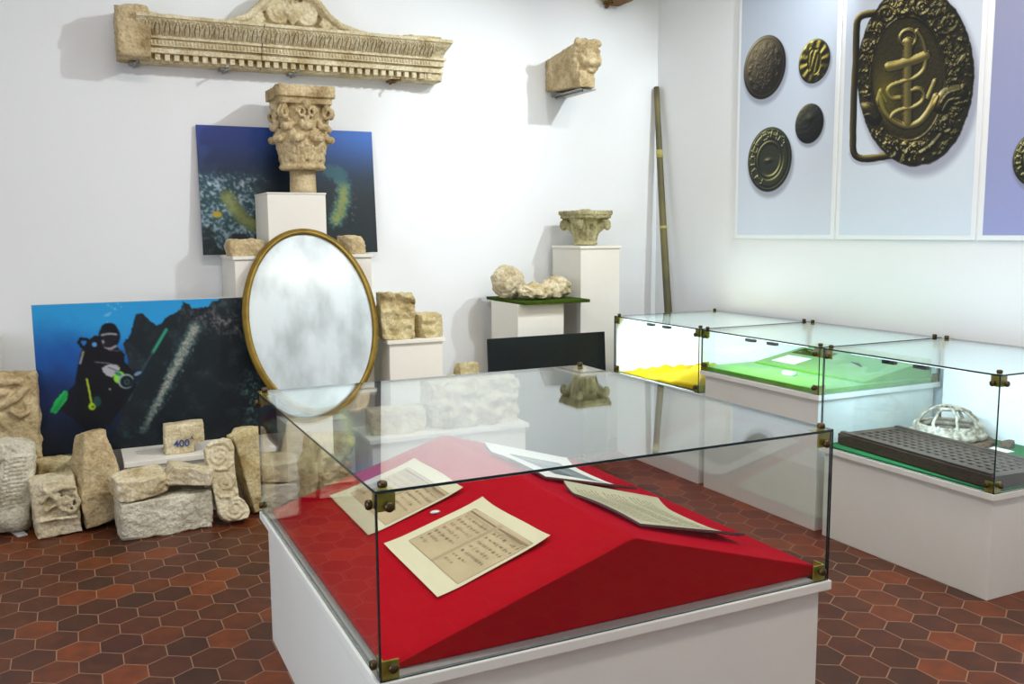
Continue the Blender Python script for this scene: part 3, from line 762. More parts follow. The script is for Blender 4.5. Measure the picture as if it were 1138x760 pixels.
def paint_diver(S, T):
    # X 20..1195, Y follows the picture's own frame, 37..755
    X = 21+1174*S; Y = 37+718*T
    img = np.zeros(X.shape+(3,))
    n1 = vnoise(X/70, Y/70, 41); n2 = vnoise(X/22, Y/22, 51); n3 = vnoise(X/9, Y/9, 61)
    a, b_, c = C(40, 150, 212), C(24, 84, 160), C(20, 36, 78)
    t = T+.10*(n1-.5)-.12*np.exp(-((X-480)/260)**2)
    img[:] = a*(1-sstep(.02, .34, t)[..., None])+b_*sstep(.02, .34, t)[..., None]
    lay(img, sstep(.3, .62, t), c); lay(img, sstep(.58, .92, t), C(12, 26, 44))
    lay(img, sstep(.45, .8, n1)*sstep(.2, .5, T)*sstep(.9, .6, T)*sstep(330, 150, X)*.35, C(44, 56, 128))
    # wreck silhouette
    w = inpoly(X+14*(n2-.5), Y+18*(n2-.5), [(330, 800), (405, 560), (450, 330), (430, 250), (470, 180), (500, 100), (530, 96), (560, 130), (600, 165), (660, 110), (720, 90), (735, 50), (765, 60), (775, 86), (850, 75), (900, 50), (960, 20), (1010, 0), (1300, 0), (1300, 800)])
    lay(img, w*1., C(24, 34, 40))
    lay(img, w*sstep(.5, .75, n1)*.5, C(40, 54, 62)); lay(img, w*sstep(.52, .7, n3)*sstep(.5, .7, n1)*.35, C(70, 84, 88))
    # encrustation highlights
    e = np.exp(-((Y-150-(X-900)*.25)/60)**2)*sstep(640, 860, X)
    lay(img, w*e*sstep(.42, .66, n3*.5+n2*.5)*.85, C(128, 124, 122))
    lay(img, w*sstep(640, 700, X)*sstep(.6, .8, n2)*sstep(200, 100, Y)*.5, C(92, 100, 96))
    # pale diagonal beam
    d, tt = seg_d(X, Y, (785, 185), (500, 675)); wd = 34*(1-tt)+16*tt
    lay(img, sstep(wd*1.5, wd*.5, d+46*(n2-.5))*.6, C(58, 98, 100)); lay(img, sstep(wd*1.1, wd*.3, d+44*(n3-.5))*(.45+.55*sstep(.42, .6, vnoise(X/5, Y/5, 77))), C(168, 168, 156))
    # green line
    d = path_d(X, Y, [(642, 182), (570, 290)]); lay(img, sstep(11, 4, d), C(46, 150, 118))
    d = path_d(X, Y, [(570, 290), (515, 372), (440, 520)]); lay(img, sstep(7, 3, d)*.7, C(50, 84, 96))
    lay(img, sstep(8, 2, path_d(X, Y, [(800, 240), (715, 390), (640, 520), (520, 650)]))*sstep(.5, .7, n3)*.6, C(170, 178, 160))
    # right edge weed
    lay(img, sstep(.45, .68, n3*.6+n2*.4)*np.exp(-((X-1060)/55)**2)*sstep(380, 460, Y)*.9, C(104, 140, 136))
    lay(img, sstep(.5, .7, n2)*np.exp(-((X-420)/80)**2-((Y-690)/50)**2)*.8, C(32, 86, 96))
    lay(img, sstep(.5, .7, n2)*np.exp(-((X-540)/60)**2-((Y-710)/30)**2)*.8, C(30, 86, 84))
    # diver
    K = C(13, 16, 24)
    def blob(cx, cy, rx, ry, col, k=1.0, rot=0):
        ca, sa = math.cos(rot), math.sin(rot); x = (X-cx)*ca+(Y-cy)*sa; y = -(X-cx)*sa+(Y-cy)*ca
        lay(img, sstep(1.12, .9, np.hypot(x/rx, y/ry))*k, col)
    def pol(pts, col, k=1.): lay(img, inpoly(X+5*(n3-.5), Y+5*(n3-.5), pts)*k, col)
    pol([(262, 215), (300, 190), (345, 215), (360, 265), (400, 255), (432, 290), (430, 330), (470, 380), (500, 400), (470, 470), (400, 560), (330, 640), (240, 660), (180, 600), (200, 520), (190, 420), (212, 330), (228, 270)], K)
    pol([(190, 420), (150, 460), (120, 540), (230, 640), (300, 560)], K, .9)
    lay(img, sstep(9, 5, path_d(X, Y, [(262, 210), (232, 205), (222, 222), (236, 245), (262, 250)])), K)
    blob(366, 200, 50, 56, K); blob(366, 160, 36, 24, K)
    blob(366, 194, 40, 12, C(58, 64, 74)); blob(366, 210, 36, 20, C(20, 22, 30))
    lay(img, sstep(6, 3, path_d(X, Y, [(330, 192), (366, 188), (398, 192)])), C(150, 150, 160))
    lay(img, sstep(9, 4, path_d(X, Y, [(334, 222), (345, 252), (366, 262), (392, 250)])), C(150, 140, 150))
    blob(358, 240, 24, 14, C(26, 26, 34)); blob(294, 236, 12, 12, C(80, 150, 200))
    lay(img, sstep(7, 3, path_d(X, Y, [(240, 268), (222, 322)])), C(150, 150, 170)); blob(236, 280, 7, 9, C(150, 130, 60))
    lay(img, sstep(4, 2, path_d(X, Y, [(290, 320), (350, 330), (400, 345)])), C(110, 104, 110))
    lay(img, sstep(4, 2, path_d(X, Y, [(360, 268), (430, 275)])), C(70, 74, 84))
    pol([(322, 350), (352, 336), (388, 340), (410, 356), (398, 376), (384, 384), (366, 400), (340, 388), (325, 372)], C(170, 170, 176))
    lay(img, sstep(4, 1, path_d(X, Y, [(352, 350), (398, 372)])), C(90, 90, 100))
    # camera light
    blob(400, 402, 26, 30, C(130, 210, 60), rot=.5); blob(398, 386, 20, 8, C(60, 120, 110), rot=.5)
    blob(432, 424, 38, 36, C(150, 170, 170)); blob(434, 426, 30, 29, C(14, 24, 30)); blob(436, 428, 14, 14, C(60, 84, 90)); blob(436, 428, 8, 8, C(20, 30, 36))
    blob(490, 390, 20, 9, C(110, 140, 170), rot=-.4)
    lay(img, sstep(14, 8, path_d(X, Y, [(455, 440), (480, 420), (520, 400)])), C(22, 34, 48))
    # fins and hose
    pol([(70, 545), (96, 490), (140, 448), (158, 452), (150, 492), (96, 556)], C(32, 180, 84)); lay(img, sstep(3, 1, path_d(X, Y, [(84, 545), (150, 455)])), C(16, 110, 60)); lay(img, sstep(3, 1, path_d(X, Y, [(98, 540), (152, 470)])), C(18, 120, 60))
    lay(img, sstep(6, 3, path_d(X, Y, [(248, 400), (256, 460), (262, 520)])), C(178, 206, 40))
    blob(264, 534, 17, 18, C(178, 214, 30)); blob(268, 536, 6, 6, C(60, 90, 30)); blob(290, 512, 18, 26, C(30, 92, 84), .7)
    blob(352, 456, 6, 6, C(120, 150, 150))
    # bubbles
    for (bx, by, br) in ((364, 96, 14), (376, 88, 9), (352, 100, 8), (400, 70, 10), (415, 45, 8), (385, 62, 7), (360, 132, 7), (430, 60, 6), (370, 50, 9)):
        lay(img, sstep(br, br*.5, np.hypot(X-bx, (Y-by)*1.5))*.55, C(150, 205, 240))
    lay(img, sstep(.55, 1.0, T)*.45, C(8, 14, 22))
    return soften(img, 1)+(vnoise(X/4, Y/4, 5)-.5)[..., None]*.03

# upper blue picture stands on the wide plinth, leaning on the wall
w_, h_ = 1.178, .842
root = empty('framed_picture', (1.36, 6.215, 1.4525), 0, 'dark blue underwater wreck photo behind the large carved capital', 'picture')
mt_, hh = lean_board('', .772, 1.95, 1.4525, 2.292, 6.215, 6.285)
b = MB(); b.box(-w_/2, w_/2, 0, .012, 0, hh); b.bm.transform(mt_); b.build('panel', M['black_board'], root)
picture('photo_print', root, mt_, w_, hh, .0012, 230, 165, paint_wreck, M['print'])
# diver picture on the low bench
root = empty('framed_picture', (.44, 5.70, .3385), 0, 'large underwater photo of a diver by a wreck, standing on the low white bench', 'picture')
mt_, hh = lean_board('', 0, 0, .3925, 1.207, 5.57, 5.66)
mt_ = Matrix.Translation((.44, 5.70, .3385)) @ Matrix.Rotation(R(-1.2), 4, 'X')
b = MB(); b.box(-.663, .663, 0, .014, 0, .866); b.bm.transform(mt_); b.build('panel', M['white_bar'], root)
picture('photo_print', root, mt_, 1.322, .863, .0012, 300, 200, paint_diver, M['print'])

# ------------------ posters on the right wall
def relief(img, H, mask, ramp, px, k=1.0, light=(-.5, .75, .55)):
    """tone a printed metal object from its own height map"""
    gs, gt = np.gradient(H)
    nx_, ny_ = -gs/px, gt/px
    L = np.array(light); L = L/np.linalg.norm(L)
    nn = np.sqrt(nx_**2+ny_**2+1)
    v = (nx_*L[0]+ny_*L[1]+L[2])/nn
    v = np.clip((v-.27)*1.36*k, 0, 1.0)
    xs = [r[0] for r in ramp]
    col = np.stack([np.interp(v, xs, [r[1][i] for r in ramp]) for i in range(3)], -1)
    lay(img, mask, np.array([0, 0, 0])*0); img[:] = img*(1-np.clip(mask, 0, 1)[..., None])+col*np.clip(mask, 0, 1)[..., None]
BR = [(0, C(16, 17, 16)), (.3, C(40, 38, 28)), (.52, C(78, 68, 42)), (.72, C(140, 124, 66)), (.9, C(206, 196, 130)), (1, C(240, 236, 190))]
BD = [(0, C(16, 20, 20)), (.3, C(36, 42, 36)), (.52, C(66, 70, 50)), (.72, C(112, 112, 66)), (.9, C(180, 180, 120)), (1, C(225, 225, 180))]
BB = [(0, C(24, 22, 20)), (.3, C(62, 56, 48)), (.52, C(92, 84, 68)), (.72, C(122, 110, 86)), (.9, C(150, 140, 112)), (1, C(190, 182, 150))]
BK = [(0, C(10, 12, 14)), (.3, C(28, 32, 34)), (.55, C(50, 52, 50)), (.8, C(92, 86, 64)), (1, C(150, 140, 100))]
FONT = {'C': ["01110", "10001", "10000", "10000", "10000", "10001", "01110"], 'H': ["10001", "10001", "10001", "11111", "10001", "10001", "10001"], 'A': ["00100", "01010", "10001", "10001", "11111", "10001", "10001"],
        'D': ["11110", "10001", "10001", "10001", "10001", "10001", "11110"], 'U': ["10001", "10001", "10001", "10001", "10001", "10001", "01110"], 'O': ["01110", "10001", "10001", "10001", "10001", "10001", "01110"]}
def glyph(U, V, ch):
    """1 inside the strokes of a letter, U right and V up in 0..1"""
    g = np.array([[int(c) for c in r] for r in FONT[ch]])
    i = np.clip(((1-V)*7).astype(int), 0, 6); j = np.clip((U*5).astype(int), 0, 4)
    return g[i, j]*((U > 0) & (U < 1) & (V > 0) & (V < 1))
def poster_paint(y_left, width, z_bot, height, top, bot, art):
    def f(S, T):
        Yw = y_left-width*S; Zw = z_bot+height*(1-T)
        U = -Yw   # rightwards in the poster
        img = np.zeros(S.shape+(3,)); vis = sstep(3.35, z_bot, Zw)[..., None]
        img[:] = np.array(top)*(1-vis)+np.array(bot)*vis
        art(img, U, Zw, width/(S.shape[0]-1)); return img
    return f
def button(img, U, Z, cu, cz, r, ramp, kind, px):
    d = np.hypot(U-cu, Z-cz); n = vnoise(U*60, Z*60, 7); n2 = vnoise(U*150, Z*150, 9)
    lay(img, .55*sstep(r*1.12, r*.95, np.hypot(U-cu-.01*r/.2, Z-cz+.028*r/.2)), C(120, 124, 140))
    H = np.zeros_like(U)
    q = d/r
    if kind == 'dome':
        H = r*.42*np.sqrt(np.clip(1-q*q, 0, 1)) + .006*sstep(.86, .9, q)*sstep(.99, .95, q)
        a = np.arctan2(Z-cz, U-cu)
        H += .006*sstep(.45, .3, np.abs(np.hypot((U-cu)/r*1.5, (Z-cz)/r)-.3))*(.4+n2) + .004*sstep(.5, .7, n)*(q < .75)
        H += .003*np.cos(a*12)*sstep(.6, .66, q)*sstep(.8, .74, q)
    elif kind == 'ring':
        H = .014*sstep(.96, .86, q)-.012*sstep(.93, .86, q)*sstep(.8, .86, q)-.014*sstep(.66, .56, q)+.012*sstep(.6, .55, q)*sstep(.46, .52, q)
        H += .012*np.exp(-((U-cu+.01)/.03)**2-((Z-cz+.005)/.012)**2)
        for ch, ad in (('C', 107), ('H', 74), ('A', 44), ('U', 150), ('D', 180), ('O', 212), ('A', 236)):
            aa = R(ad); gx = cu+.76*r*math.cos(aa); gz = cz+.76*r*math.sin(aa)
            rx = (U-gx)*math.sin(aa)-(Z-gz)*math.cos(aa); rz = (U-gx)*math.cos(aa)+(Z-gz)*math.sin(aa)
            H += .010*glyph(rx/(.32*r)+.5, rz/(.27*r)+.5, ch)
        H += .002*n2
    elif kind == 'gilt':
        H = .018*np.sqrt(np.clip(1-q*q, 0, 1)) + .006*sstep(.98, .9, q)
        x, z = (U-cu)/r, (Z-cz)/r
        e = np.hypot(x*1.5+z*.2, z)
        H -= .008*sstep(.62, .56, e); H += .010*sstep(.14, .04, np.abs(x*.9-z*.35+.02))*sstep(.5, .4, np.abs(z)) + .008*sstep(.12, .04, np.abs(x-.22-z*.25))*(e < .52)+.008*sstep(.1, .04, np.abs(x+.25-z*.15))*(e < .5)
        H += .006*np.cos(np.arctan2(z, x)*11)*sstep(.66, .72, e)*sstep(.95, .86, q)+.002*n2
    else:
        H = .30*r*np.sqrt(np.clip(1-q*q, 0, 1)) + .012*np.exp(-((U-cu-.01)/.03)**2-((Z-cz-.035)/.02)**2)+.005*n
    relief(img, H, sstep(r, r-.008, d), ramp, px)
def art1(img, U, Z, px):
    button(img, U, Z, -5.023, 2.699, .215, BB, 'dome', px)
    button(img, U, Z, -4.552, 2.663, .141, [(a, c*np.array([1.06, 1.06, .82])+.02) for a, c in BR], 'gilt', px)
    button(img, U, Z, -4.578, 2.273, .130, BK, 'plain', px)
    button(img, U, Z, -4.948, 2.069, .222, BD, 'ring', px)
def art3(img, U, Z, px):
    button(img, U, Z, -2.99, 1.935, .145, BD, 'ring', px)
def smooth_path(pts, n=6):
    out = []; P_ = [pts[0]]+list(pts)+[pts[-1]]
    for i in range(1, len(P_)-2):
        a, b_, c, d = (np.array(P_[i+k], float) for k in (-1, 0, 1, 2))
        for k in range(n):
            t = k/n; out.append(tuple(.5*((2*b_)+(-a+c)*t+(2*a-5*b_+4*c-d)*t*t+(-a+3*b_-3*c+d)*t**3)))
    out.append(tuple(pts[-1])); return out
def art2(img, U, Z, px):
    # metres -> buckle drawing units
    x = (4.34996+U)/.001661; y = (2.962573-Z)/.001343
    x = x-y*.047; y = y-x*.180
    n1 = vnoise(x/42, y/42, 71); n2 = vnoise(x/19, y/19, 81); n3 = vnoise(x/9, y/9, 91)
    bod = np.hypot((x-322)/(238+10*(n1-.5)), (y-322)/(372+10*(n1-.5)))
    body = sstep(1.02, .99, bod+.012*(n2-.5))
    hp = smooth_path([(200, 46), (130, 48), (92, 62), (80, 110), (76, 250), (66, 400), (60, 600), (64, 662), (90, 684), (140, 682), (230, 660)])
    hoop = path_d(x, y, hp); hm = sstep(17, 14, hoop)
    lay(img, .5*sstep(1.1, .98, np.hypot((x-335)/238, (y-352)/372)), C(112, 112, 134))
    lay(img, .4*sstep(22, 12, path_d(x+4, y-14, hp[-20:])), C(130, 130, 150))
    Hh = 14*np.sqrt(np.clip(1-(hoop/17)**2, 0, 1)); relief(img, Hh*.0013, hm, BR, px)
    e = np.hypot((x-300)/148, (y-332)/246)
    outer = sstep(1.06, 1.12, e)
    def ridge(pts, w, h, sm=True):
        d = path_d(x, y, smooth_path(pts) if sm and len(pts) > 2 else pts); return h*np.sqrt(np.clip(1-(d/w)**2, 0, 1))
    H = 26*np.sqrt(np.clip(1-bod**2, 0, 1))
    rel = 9*sstep(.40, .72, n2)+10*sstep(.45, .6, n1)+3*sstep(.4, .7, n3)
    # clusters of leaves and grapes in the border
    rs = np.random.RandomState(4); orn = np.zeros_like(x)
    for k in range(150):
        a = rs.rand()*2*PI; q = .70+.26*rs.rand(); cx = 322+238*q*math.cos(a); cy = 322+372*q*math.sin(a)
        if math.hypot((cx-300)/148, (cy-332)/246) < 1.12: continue
        if rs.rand() < .45:
            r0 = 7+5*rs.rand(); orn = np.maximum(orn, r0*1.5*np.sqrt(np.clip(1-((x-cx)**2+(y-cy)**2)/r0**2, 0, 1)))
        else:
            r1 = 20+12*rs.rand(); b0 = rs.rand()*PI; dx, dy = (x-cx)*math.cos(b0)+(y-cy)*math.sin(b0), -(x-cx)*math.sin(b0)+(y-cy)*math.cos(b0)
            d2 = (dx/r1)**2+(dy/8)**2; orn = np.maximum(orn, 13*np.sqrt(np.clip(1-d2, 0, 1))-3*np.exp(-(dy/1.6)**2)*(d2 < 1))
    H += (rel+orn)*outer
    H += 9*np.exp(-((e-1.06)/.022)**2)
    H -= 16*sstep(1.03, .97, e)
    H += 5*np.exp(-((bod-.965)/.022)**2)
    for pts in ([(440, 440), (470, 400), (510, 392)], [(105, 480), (130, 470), (160, 500)]): H = np.maximum(H, 22+ridge(pts, 34, 28))
    for pts in ([(448, 462), (472, 420), (512, 412)], [(440, 430), (466, 392), (510, 376)], [(108, 500), (135, 488), (162, 512)]): H += ridge(pts, 5, 10)
    for cx, cy, r_, s_ in ((470, 110, 34, 1), (125, 180, 30, -1), (215, 50, 40, 1), (365, 40, 34, -1), (120, 560, 34, 1), (455, 520, 34, -1)):
        pts = [(cx+s_*r_*(1-k/26)*math.cos(k*.42), cy+r_*(1-k/26)*math.sin(k*.42)) for k in range(24)]
        H += ridge(pts, 7, 18, False)*outer
    H += ridge([(405, 118), (440, 150), (485, 145), (503, 110)], 8, 18)*outer+ridge([(108, 212), (150, 216), (188, 186), (245, 108)], 8, 18)*outer
    for pts in ([(215, 684), (245, 668), (264, 635), (252, 606)], [(280, 690), (300, 645), (338, 604)], [(300, 598), (298, 640), (292, 676)], [(360, 640), (400, 610), (440, 560)]): H += ridge(pts, 10, 22)*outer
    for cx, cy in ((300, 62), (295, 608), (290, 688), (330, 20), (285, 20)): H += 18*np.sqrt(np.clip(1-((x-cx)**2+(y-cy)**2)/13**2, 0, 1))*outer
    inn = sstep(1.0, .95, e)
    A = np.zeros_like(x)
    for v in (ridge([(308, 180), (306, 520)], 20, 20), ridge([(226, 282), (262, 276), (300, 264), (340, 254), (380, 238)], 20, 26),
              ridge([(308+34*math.cos(k*.35), 162+34*math.sin(k*.35)) for k in range(19)], 7, 14, False), ridge([(308+22*math.cos(k*.5), 188+22*math.sin(k*.5)) for k in range(14)], 6, 12, False),
              ridge([(186, 410), (205, 470), (250, 515), (305, 532), (360, 508), (402, 450), (420, 405)], 13, 18),
              ridge([(172, 442), (190, 385)], 10, 16), ridge([(190, 385), (215, 430)], 8, 14), ridge([(388, 412), (416, 342)], 9, 18),
              ridge([(345, 135), (368, 175), (380, 235), (374, 290), (338, 326), (280, 345), (235, 362), (220, 388), (240, 414), (275, 412)], 8, 22),
              ridge([(322, 380), (352, 374), (372, 392), (366, 424), (330, 450), (280, 462), (248, 478), (232, 500)], 8, 22)):
        A = np.maximum(A, v)
    H += A*inn + 1.0*n3
    relief(img, H*.00135, body, BR, px, 1.0)
    lay(img, body*inn*.35*np.exp(-((x-205)/50)**2-((y-400)/110)**2), C(170, 160, 40))
    lay(img, body*inn*.30*sstep(6, 18, A), C(200, 184, 100))
    lay(img, body*(1-inn)*.30*sstep(300, 420, x), C(20, 24, 26))
    lay(img, body*(1-inn)*.30*sstep(.62, .4, n2), C(16, 18, 18))
    lay(img, body*.5*sstep(.93, 1.0, bod), C(22, 24, 26))
def poster(label, yl, yr, top, bot, art):
    z0_, z1_ = 1.527, 3.52
    root = empty('wall_poster', (XR, (yl+yr)/2, z0_), 0, label, 'poster')
    w = yl-yr; bd = .028
    mt = Matrix.Translation((XR-.012, (yl+yr)/2, z0_)) @ Matrix.Rotation(-PI/2, 4, 'Z')
    b = MB(); b.box(-w/2, w/2, 0, .0115, 0, z1_-z0_); b.bevel(.0015, 1); b.bm.transform(mt); b.build('panel', M['poster_edge'], root)
    pw, ph = w-2*bd, z1_-z0_-2*bd
    mt2 = Matrix.Translation((XR-.012, (yl+yr)/2, z0_+bd)) @ Matrix.Rotation(-PI/2, 4, 'Z')
    nx = int(pw/.0042)
    picture('printed_sheet', root, mt2, pw, ph, .001, nx, int(ph/.0042), poster_paint(yl-bd, pw, z0_+bd, ph, top, bot, art), M['poster_print'])
poster('pale blue wall poster printed with four large metal buttons', 5.295, 4.335, C(186, 196, 212), C(214, 224, 240), art1)
poster('pale blue wall poster printed with a large ornate anchor buckle', 4.318, 3.325, C(196, 206, 222), C(216, 228, 244), art2)
poster('violet-blue wall poster cut off by the right edge of the view', 3.308, 2.32, C(142, 146, 172), C(156, 164, 214), art3)

# ================================================================== OVAL MIRROR
def oval_mirror():
    cx, yb, zb_ = 1.35, 5.46, .4685
    A_, B_ = .423, .592
    tilt = R(15.5)
    root = empty('oval_mirror', (cx, yb, zb_), 0, 'large oval mirror with a thin gilt frame leaning on the wide plinth', 'mirror')
    lean = math.atan2(5.735-yb, 1.46-zb_)
    m = Matrix.Translation((cx-.01, yb, zb_+.006)) @ Matrix.Rotation(R(-1.5), 4, 'Y') @ Matrix.Rotation(-lean+R(.6), 4, 'X') @ Matrix.Translation((0, 0, B_))
    b = MB(); n = 96
    prof = [(.000, -.012), (.004, -.026), (.014, -.031), (.024, -.026), (.030, -.018), (.040, -.014), (.043, -.002), (.0, 0)]
    rings = []
    for k in range(n):
        a = 2*PI*k/n; rings.append([b.bm.verts.new(((A_-.043+d)*math.cos(a), y, (B_-.043+d)*math.sin(a))) for d, y in prof])
    for k in range(n):
        p, q = rings[k], rings[(k+1) % n]
        for j in range(len(prof)): b.bm.faces.new((p[j], p[(j+1) % len(prof)], q[(j+1) % len(prof)], q[j]))
    b.bm.transform(m); b.build('frame', M['gold'], root, smooth=True)
    b = MB(); A2, B2 = A_-.041, B_-.041
    ring = [b.bm.verts.new((A2*math.cos(2*PI*k/n), -.010, B2*math.sin(2*PI*k/n))) for k in range(n)]
    ring2 = [b.bm.verts.new((A2*math.cos(2*PI*k/n), -.003, B2*math.sin(2*PI*k/n))) for k in range(n)]
    b.bm.faces.new(ring); b.bm.faces.new(ring2[::-1])
    for k in range(n): b.bm.faces.new((ring[k], ring2[k], ring2[(k+1) % n], ring[(k+1) % n]))
    b.bm.transform(m); b.build('mirror_glass', M['mirror'], root)
oval_mirror()

# ================================================================== WOODEN POLE
b = MB(); P0, P1 = Vector((4.27, 5.83, 0)), Vector((4.345, 6.27, 2.74)); pts = []; rr = []
for k in range(25):
    t = k/24; p = P0.lerp(P1, t); p.x += -.012*math.sin(PI*t); pts.append(p); rr.append(.036-.014*t)
M['pole'] = mat('weathered green-brown pole', rgb(118, 108, 62), .6, col2=rgb(70, 68, 50), scale=2.2, bump=.2, bscale=50, detail=3)
root = empty('wooden_pole', (4.27, 5.83, 0), 0, 'long green-brown wooden pole leaning in the room corner', 'pole')
b.tube(pts, rr, 14); b.build('shaft', M['pole'], root, smooth=True)
M['band'] = mat('yellow tape band', rgb(168, 158, 92), .6)
for t in (.80, .60):
    i = t*24; a = pts[int(i)]; c = pts[int(i)+1]; b = MB(); b.tube([a, a.lerp(c, .55 if t > .7 else .2)], rr[int(i)]+.0025, 14); b.build('band', M['band'], root, smooth=True)

# ================================================================== WALL FRAGMENTS
def entablature():
    root = empty('carved_pediment', (1.38, YB, 2.66), 0, 'long carved stone cornice with a scrolled pediment mounted on the back wall', 'carved stone')
    Y = YB-.0003
    layers = [(2.700, 2.728, .185, 0), (2.728, 2.742, .165, 0), (2.742, 2.782, .195, 1), (2.782, 2.798, .215, 0)]
    XJ = 1.18
    for nm, xa, xb, endL, endR in (('left_block', .46, XJ-.003, True, False), ('right_block', XJ+.003, 2.35, False, True)):
        b = MB()
        def ext(p): return (xa-(p*.10 if endL else 0), xb+(p*.45 if endR else 0))
        x0, x1 = ext(.12); b.box(x0, x1, Y-.125, Y, 2.650, 2.705)
        for (z0, z1, p, _) in layers:
            x0, x1 = ext(p); b.box(x0, x1, Y-p, Y, z0, z1)
        # cyma: stacked slanted section
        pr = [(Y, 2.798), (Y-.215, 2.798), (Y-.225, 2.815), (Y-.25, 2.84), (Y-.285, 2.862), (Y-.305, 2.882), (Y-.315, 2.886), (Y-.315, 2.905), (Y, 2.905)]
        xl = xa-(.03 if endL else 0); x1t = xb+(.14 if endR else 0)
        if endR:
            A = []; B = []
            for (yy, zz) in pr:
                p = Y-yy; A.append(b.bm.verts.new((xl, yy, zz))); B.append(b.bm.verts.new((xb+.04+.36*max(0, p-.12), yy, zz)))
            n = len(pr); b.bm.faces.new(A[::-1]); b.bm.faces.new(B)
            for i in range(n): b.bm.faces.new((A[i], A[(i+1) % n], B[(i+1) % n], B[i]))
        else: b.prism(pr, 'x', xl, xb)
        x = xa+.02
        r_ = random.Random(3)
        while x < xb-.02:        # dentils
            w = .030; b.box(x, x+w, Y-.165-r_.uniform(0, .006), Y-.1, 2.658+r_.uniform(0, .004), 2.701); x += .056
        x = xa+.01
        while x < xb:            # egg row
            b.ball((x, Y-.192, 2.762), (.0085, .014, .017), 8, 6); x += .0215
        x = xa+.0
        while x < xb-.01:            # leaf row on the cyma
            w = .058
            b.tube([(x+w/2, Y-.222, 2.805), (x+w/2, Y-.252, 2.832), (x+w/2, Y-.295, 2.862)], [.010, .013, .006], 6)
            b.tube([(x+.008, Y-.222, 2.806), (x+.004, Y-.258, 2.838), (x+w/2-.01, Y-.302, 2.872)], [.006, .008, .005], 6)
            b.tube([(x+w-.008, Y-.222, 2.806), (x+w-.004, Y-.258, 2.838), (x+w/2+.01, Y-.302, 2.872)], [.006, .008, .005], 6)
            x += w
        b.build(nm, st['b'], root)
    # rough broken blocks at both ends and the worn top edge
    def lump(nm, x0, x1, y0, y1, z0, z1, seed, rough=.02, m='e', **kw):
        bm = rock_bm((x1-x0, y1-y0, z1-z0), seed, rough=rough, cuts=14, **kw); bm.transform(Matrix.Translation(((x0+x1)/2, (y0+y1)/2, z0)))
        for v in bm.verts: v.co.y = min(v.co.y, YB-.0003)
        b = MB(); b.bm.free(); b.bm = bm; return b.build(nm, st[m], root, smooth=True)
    lump('broken_left_end', .325, .50, Y-.27, Y, 2.655, 2.955, 5, .016, 'e', chops=4, rnd=.12, chop_depth=(.85, 1))
    lump('broken_right_end', 2.30, 2.435, Y-.16, Y, 2.648, 2.80, 9, .010, 'b', chops=2, rnd=.1)
    lump('worn_edge', .44, .80, Y-.24, Y, 2.86, 2.925, 15, .012, 'a', chops=3)
    lump('worn_edge', 2.12, 2.40, Y-.26, Y, 2.87, 2.928, 19, .012, 'd', chops=3)
    # pediment
    Y = YB-.007
    top = [(.90, 2.905), (1.0, 2.935), (1.10, 2.975), (1.18, 3.05), (1.24, 3.115), (1.31, 3.16), (1.40, 3.175), (1.49, 3.15), (1.56, 3.095), (1.62, 3.02), (1.70, 2.965), (1.82, 2.93), (1.98, 2.91), (2.14, 2.903)]
    b = MB(); b.prism([(.93, 2.90)]+top[1:-1]+[(2.1, 2.90)], 'y', Y-.14, Y)
    pts = [(x, Y-.20, z-.012) for x, z in top]; b.tube(pts, [.012]+[.022]*(len(pts)-2)+[.012], 8)
    pts = [(x, Y-.165, z-.02) for x, z in top]; b.tube(pts, [.014]+[.034]*(len(pts)-2)+[.014], 8)
    for cx, s_ in ((1.30, -1), (1.475, 1)):
        pts = []; rr = []
        for k in range(46):
            a = k*.27; r0 = .082*(1-k/52); pts.append((cx+s_*r0*math.cos(a+.6)*-1, Y-.165-.022*(k/46), 3.005+r0*math.sin(a+.6))); rr.append(.014*(1-k/80))
        b.tube(pts, rr, 7)
        b.ball((cx, Y-.155, 3.005), (.078, .03, .078), 20, 10)
    for cx, s_ in ((1.17, 1), (1.60, -1)):
        pts = []
        for k in range(26):
            a = k*.33; r0 = .036*(1-k/32); pts.append((cx+s_*r0*math.cos(a), Y-.185, 2.945+r0*math.sin(a)))
        b.tube(pts, .010, 7); b.ball((cx, Y-.165, 2.945), (.034, .022, .034), 12, 8)
    for k in range(5):
        a = R(50+20*k); b.tube([(1.388, Y-.17, 2.94), (1.388+.06*math.cos(a), Y-.19, 2.94+.09*math.sin(a)), (1.388+.10*math.cos(a), Y-.17, 2.94+.17*math.sin(a))], [.010, .015, .006], 7)
    b.tube([(1.04, Y-.17, 2.915), (1.13, Y-.18, 2.935), (1.2, Y-.18, 2.99)], [.010, .014, .010], 7); b.tube([(1.74, Y-.17, 2.915), (1.66, Y-.18, 2.935), (1.58, Y-.18, 2.99)], [.010, .014, .010], 7)
    modded(b.build('scrolled_crest', st['b'], root, smooth=True), .0065, 1, .006, .02)
    for x, m in ((.42, 'steel'), (.96, 'steel'), (1.40, 'steel'), (2.10, 'rust')):
        b = MB(); b.tube([(x, YB-.0005, 2.632), (x, Y-.15, 2.638), (x+.012, Y-.19, 2.632), (x+.012, Y-.195, 2.655)], .006, 8); b.box(x-.03, x+.03, Y-.10, Y, 2.638, 2.6495)
        b.build('bracket', M[m], root)
entablature()

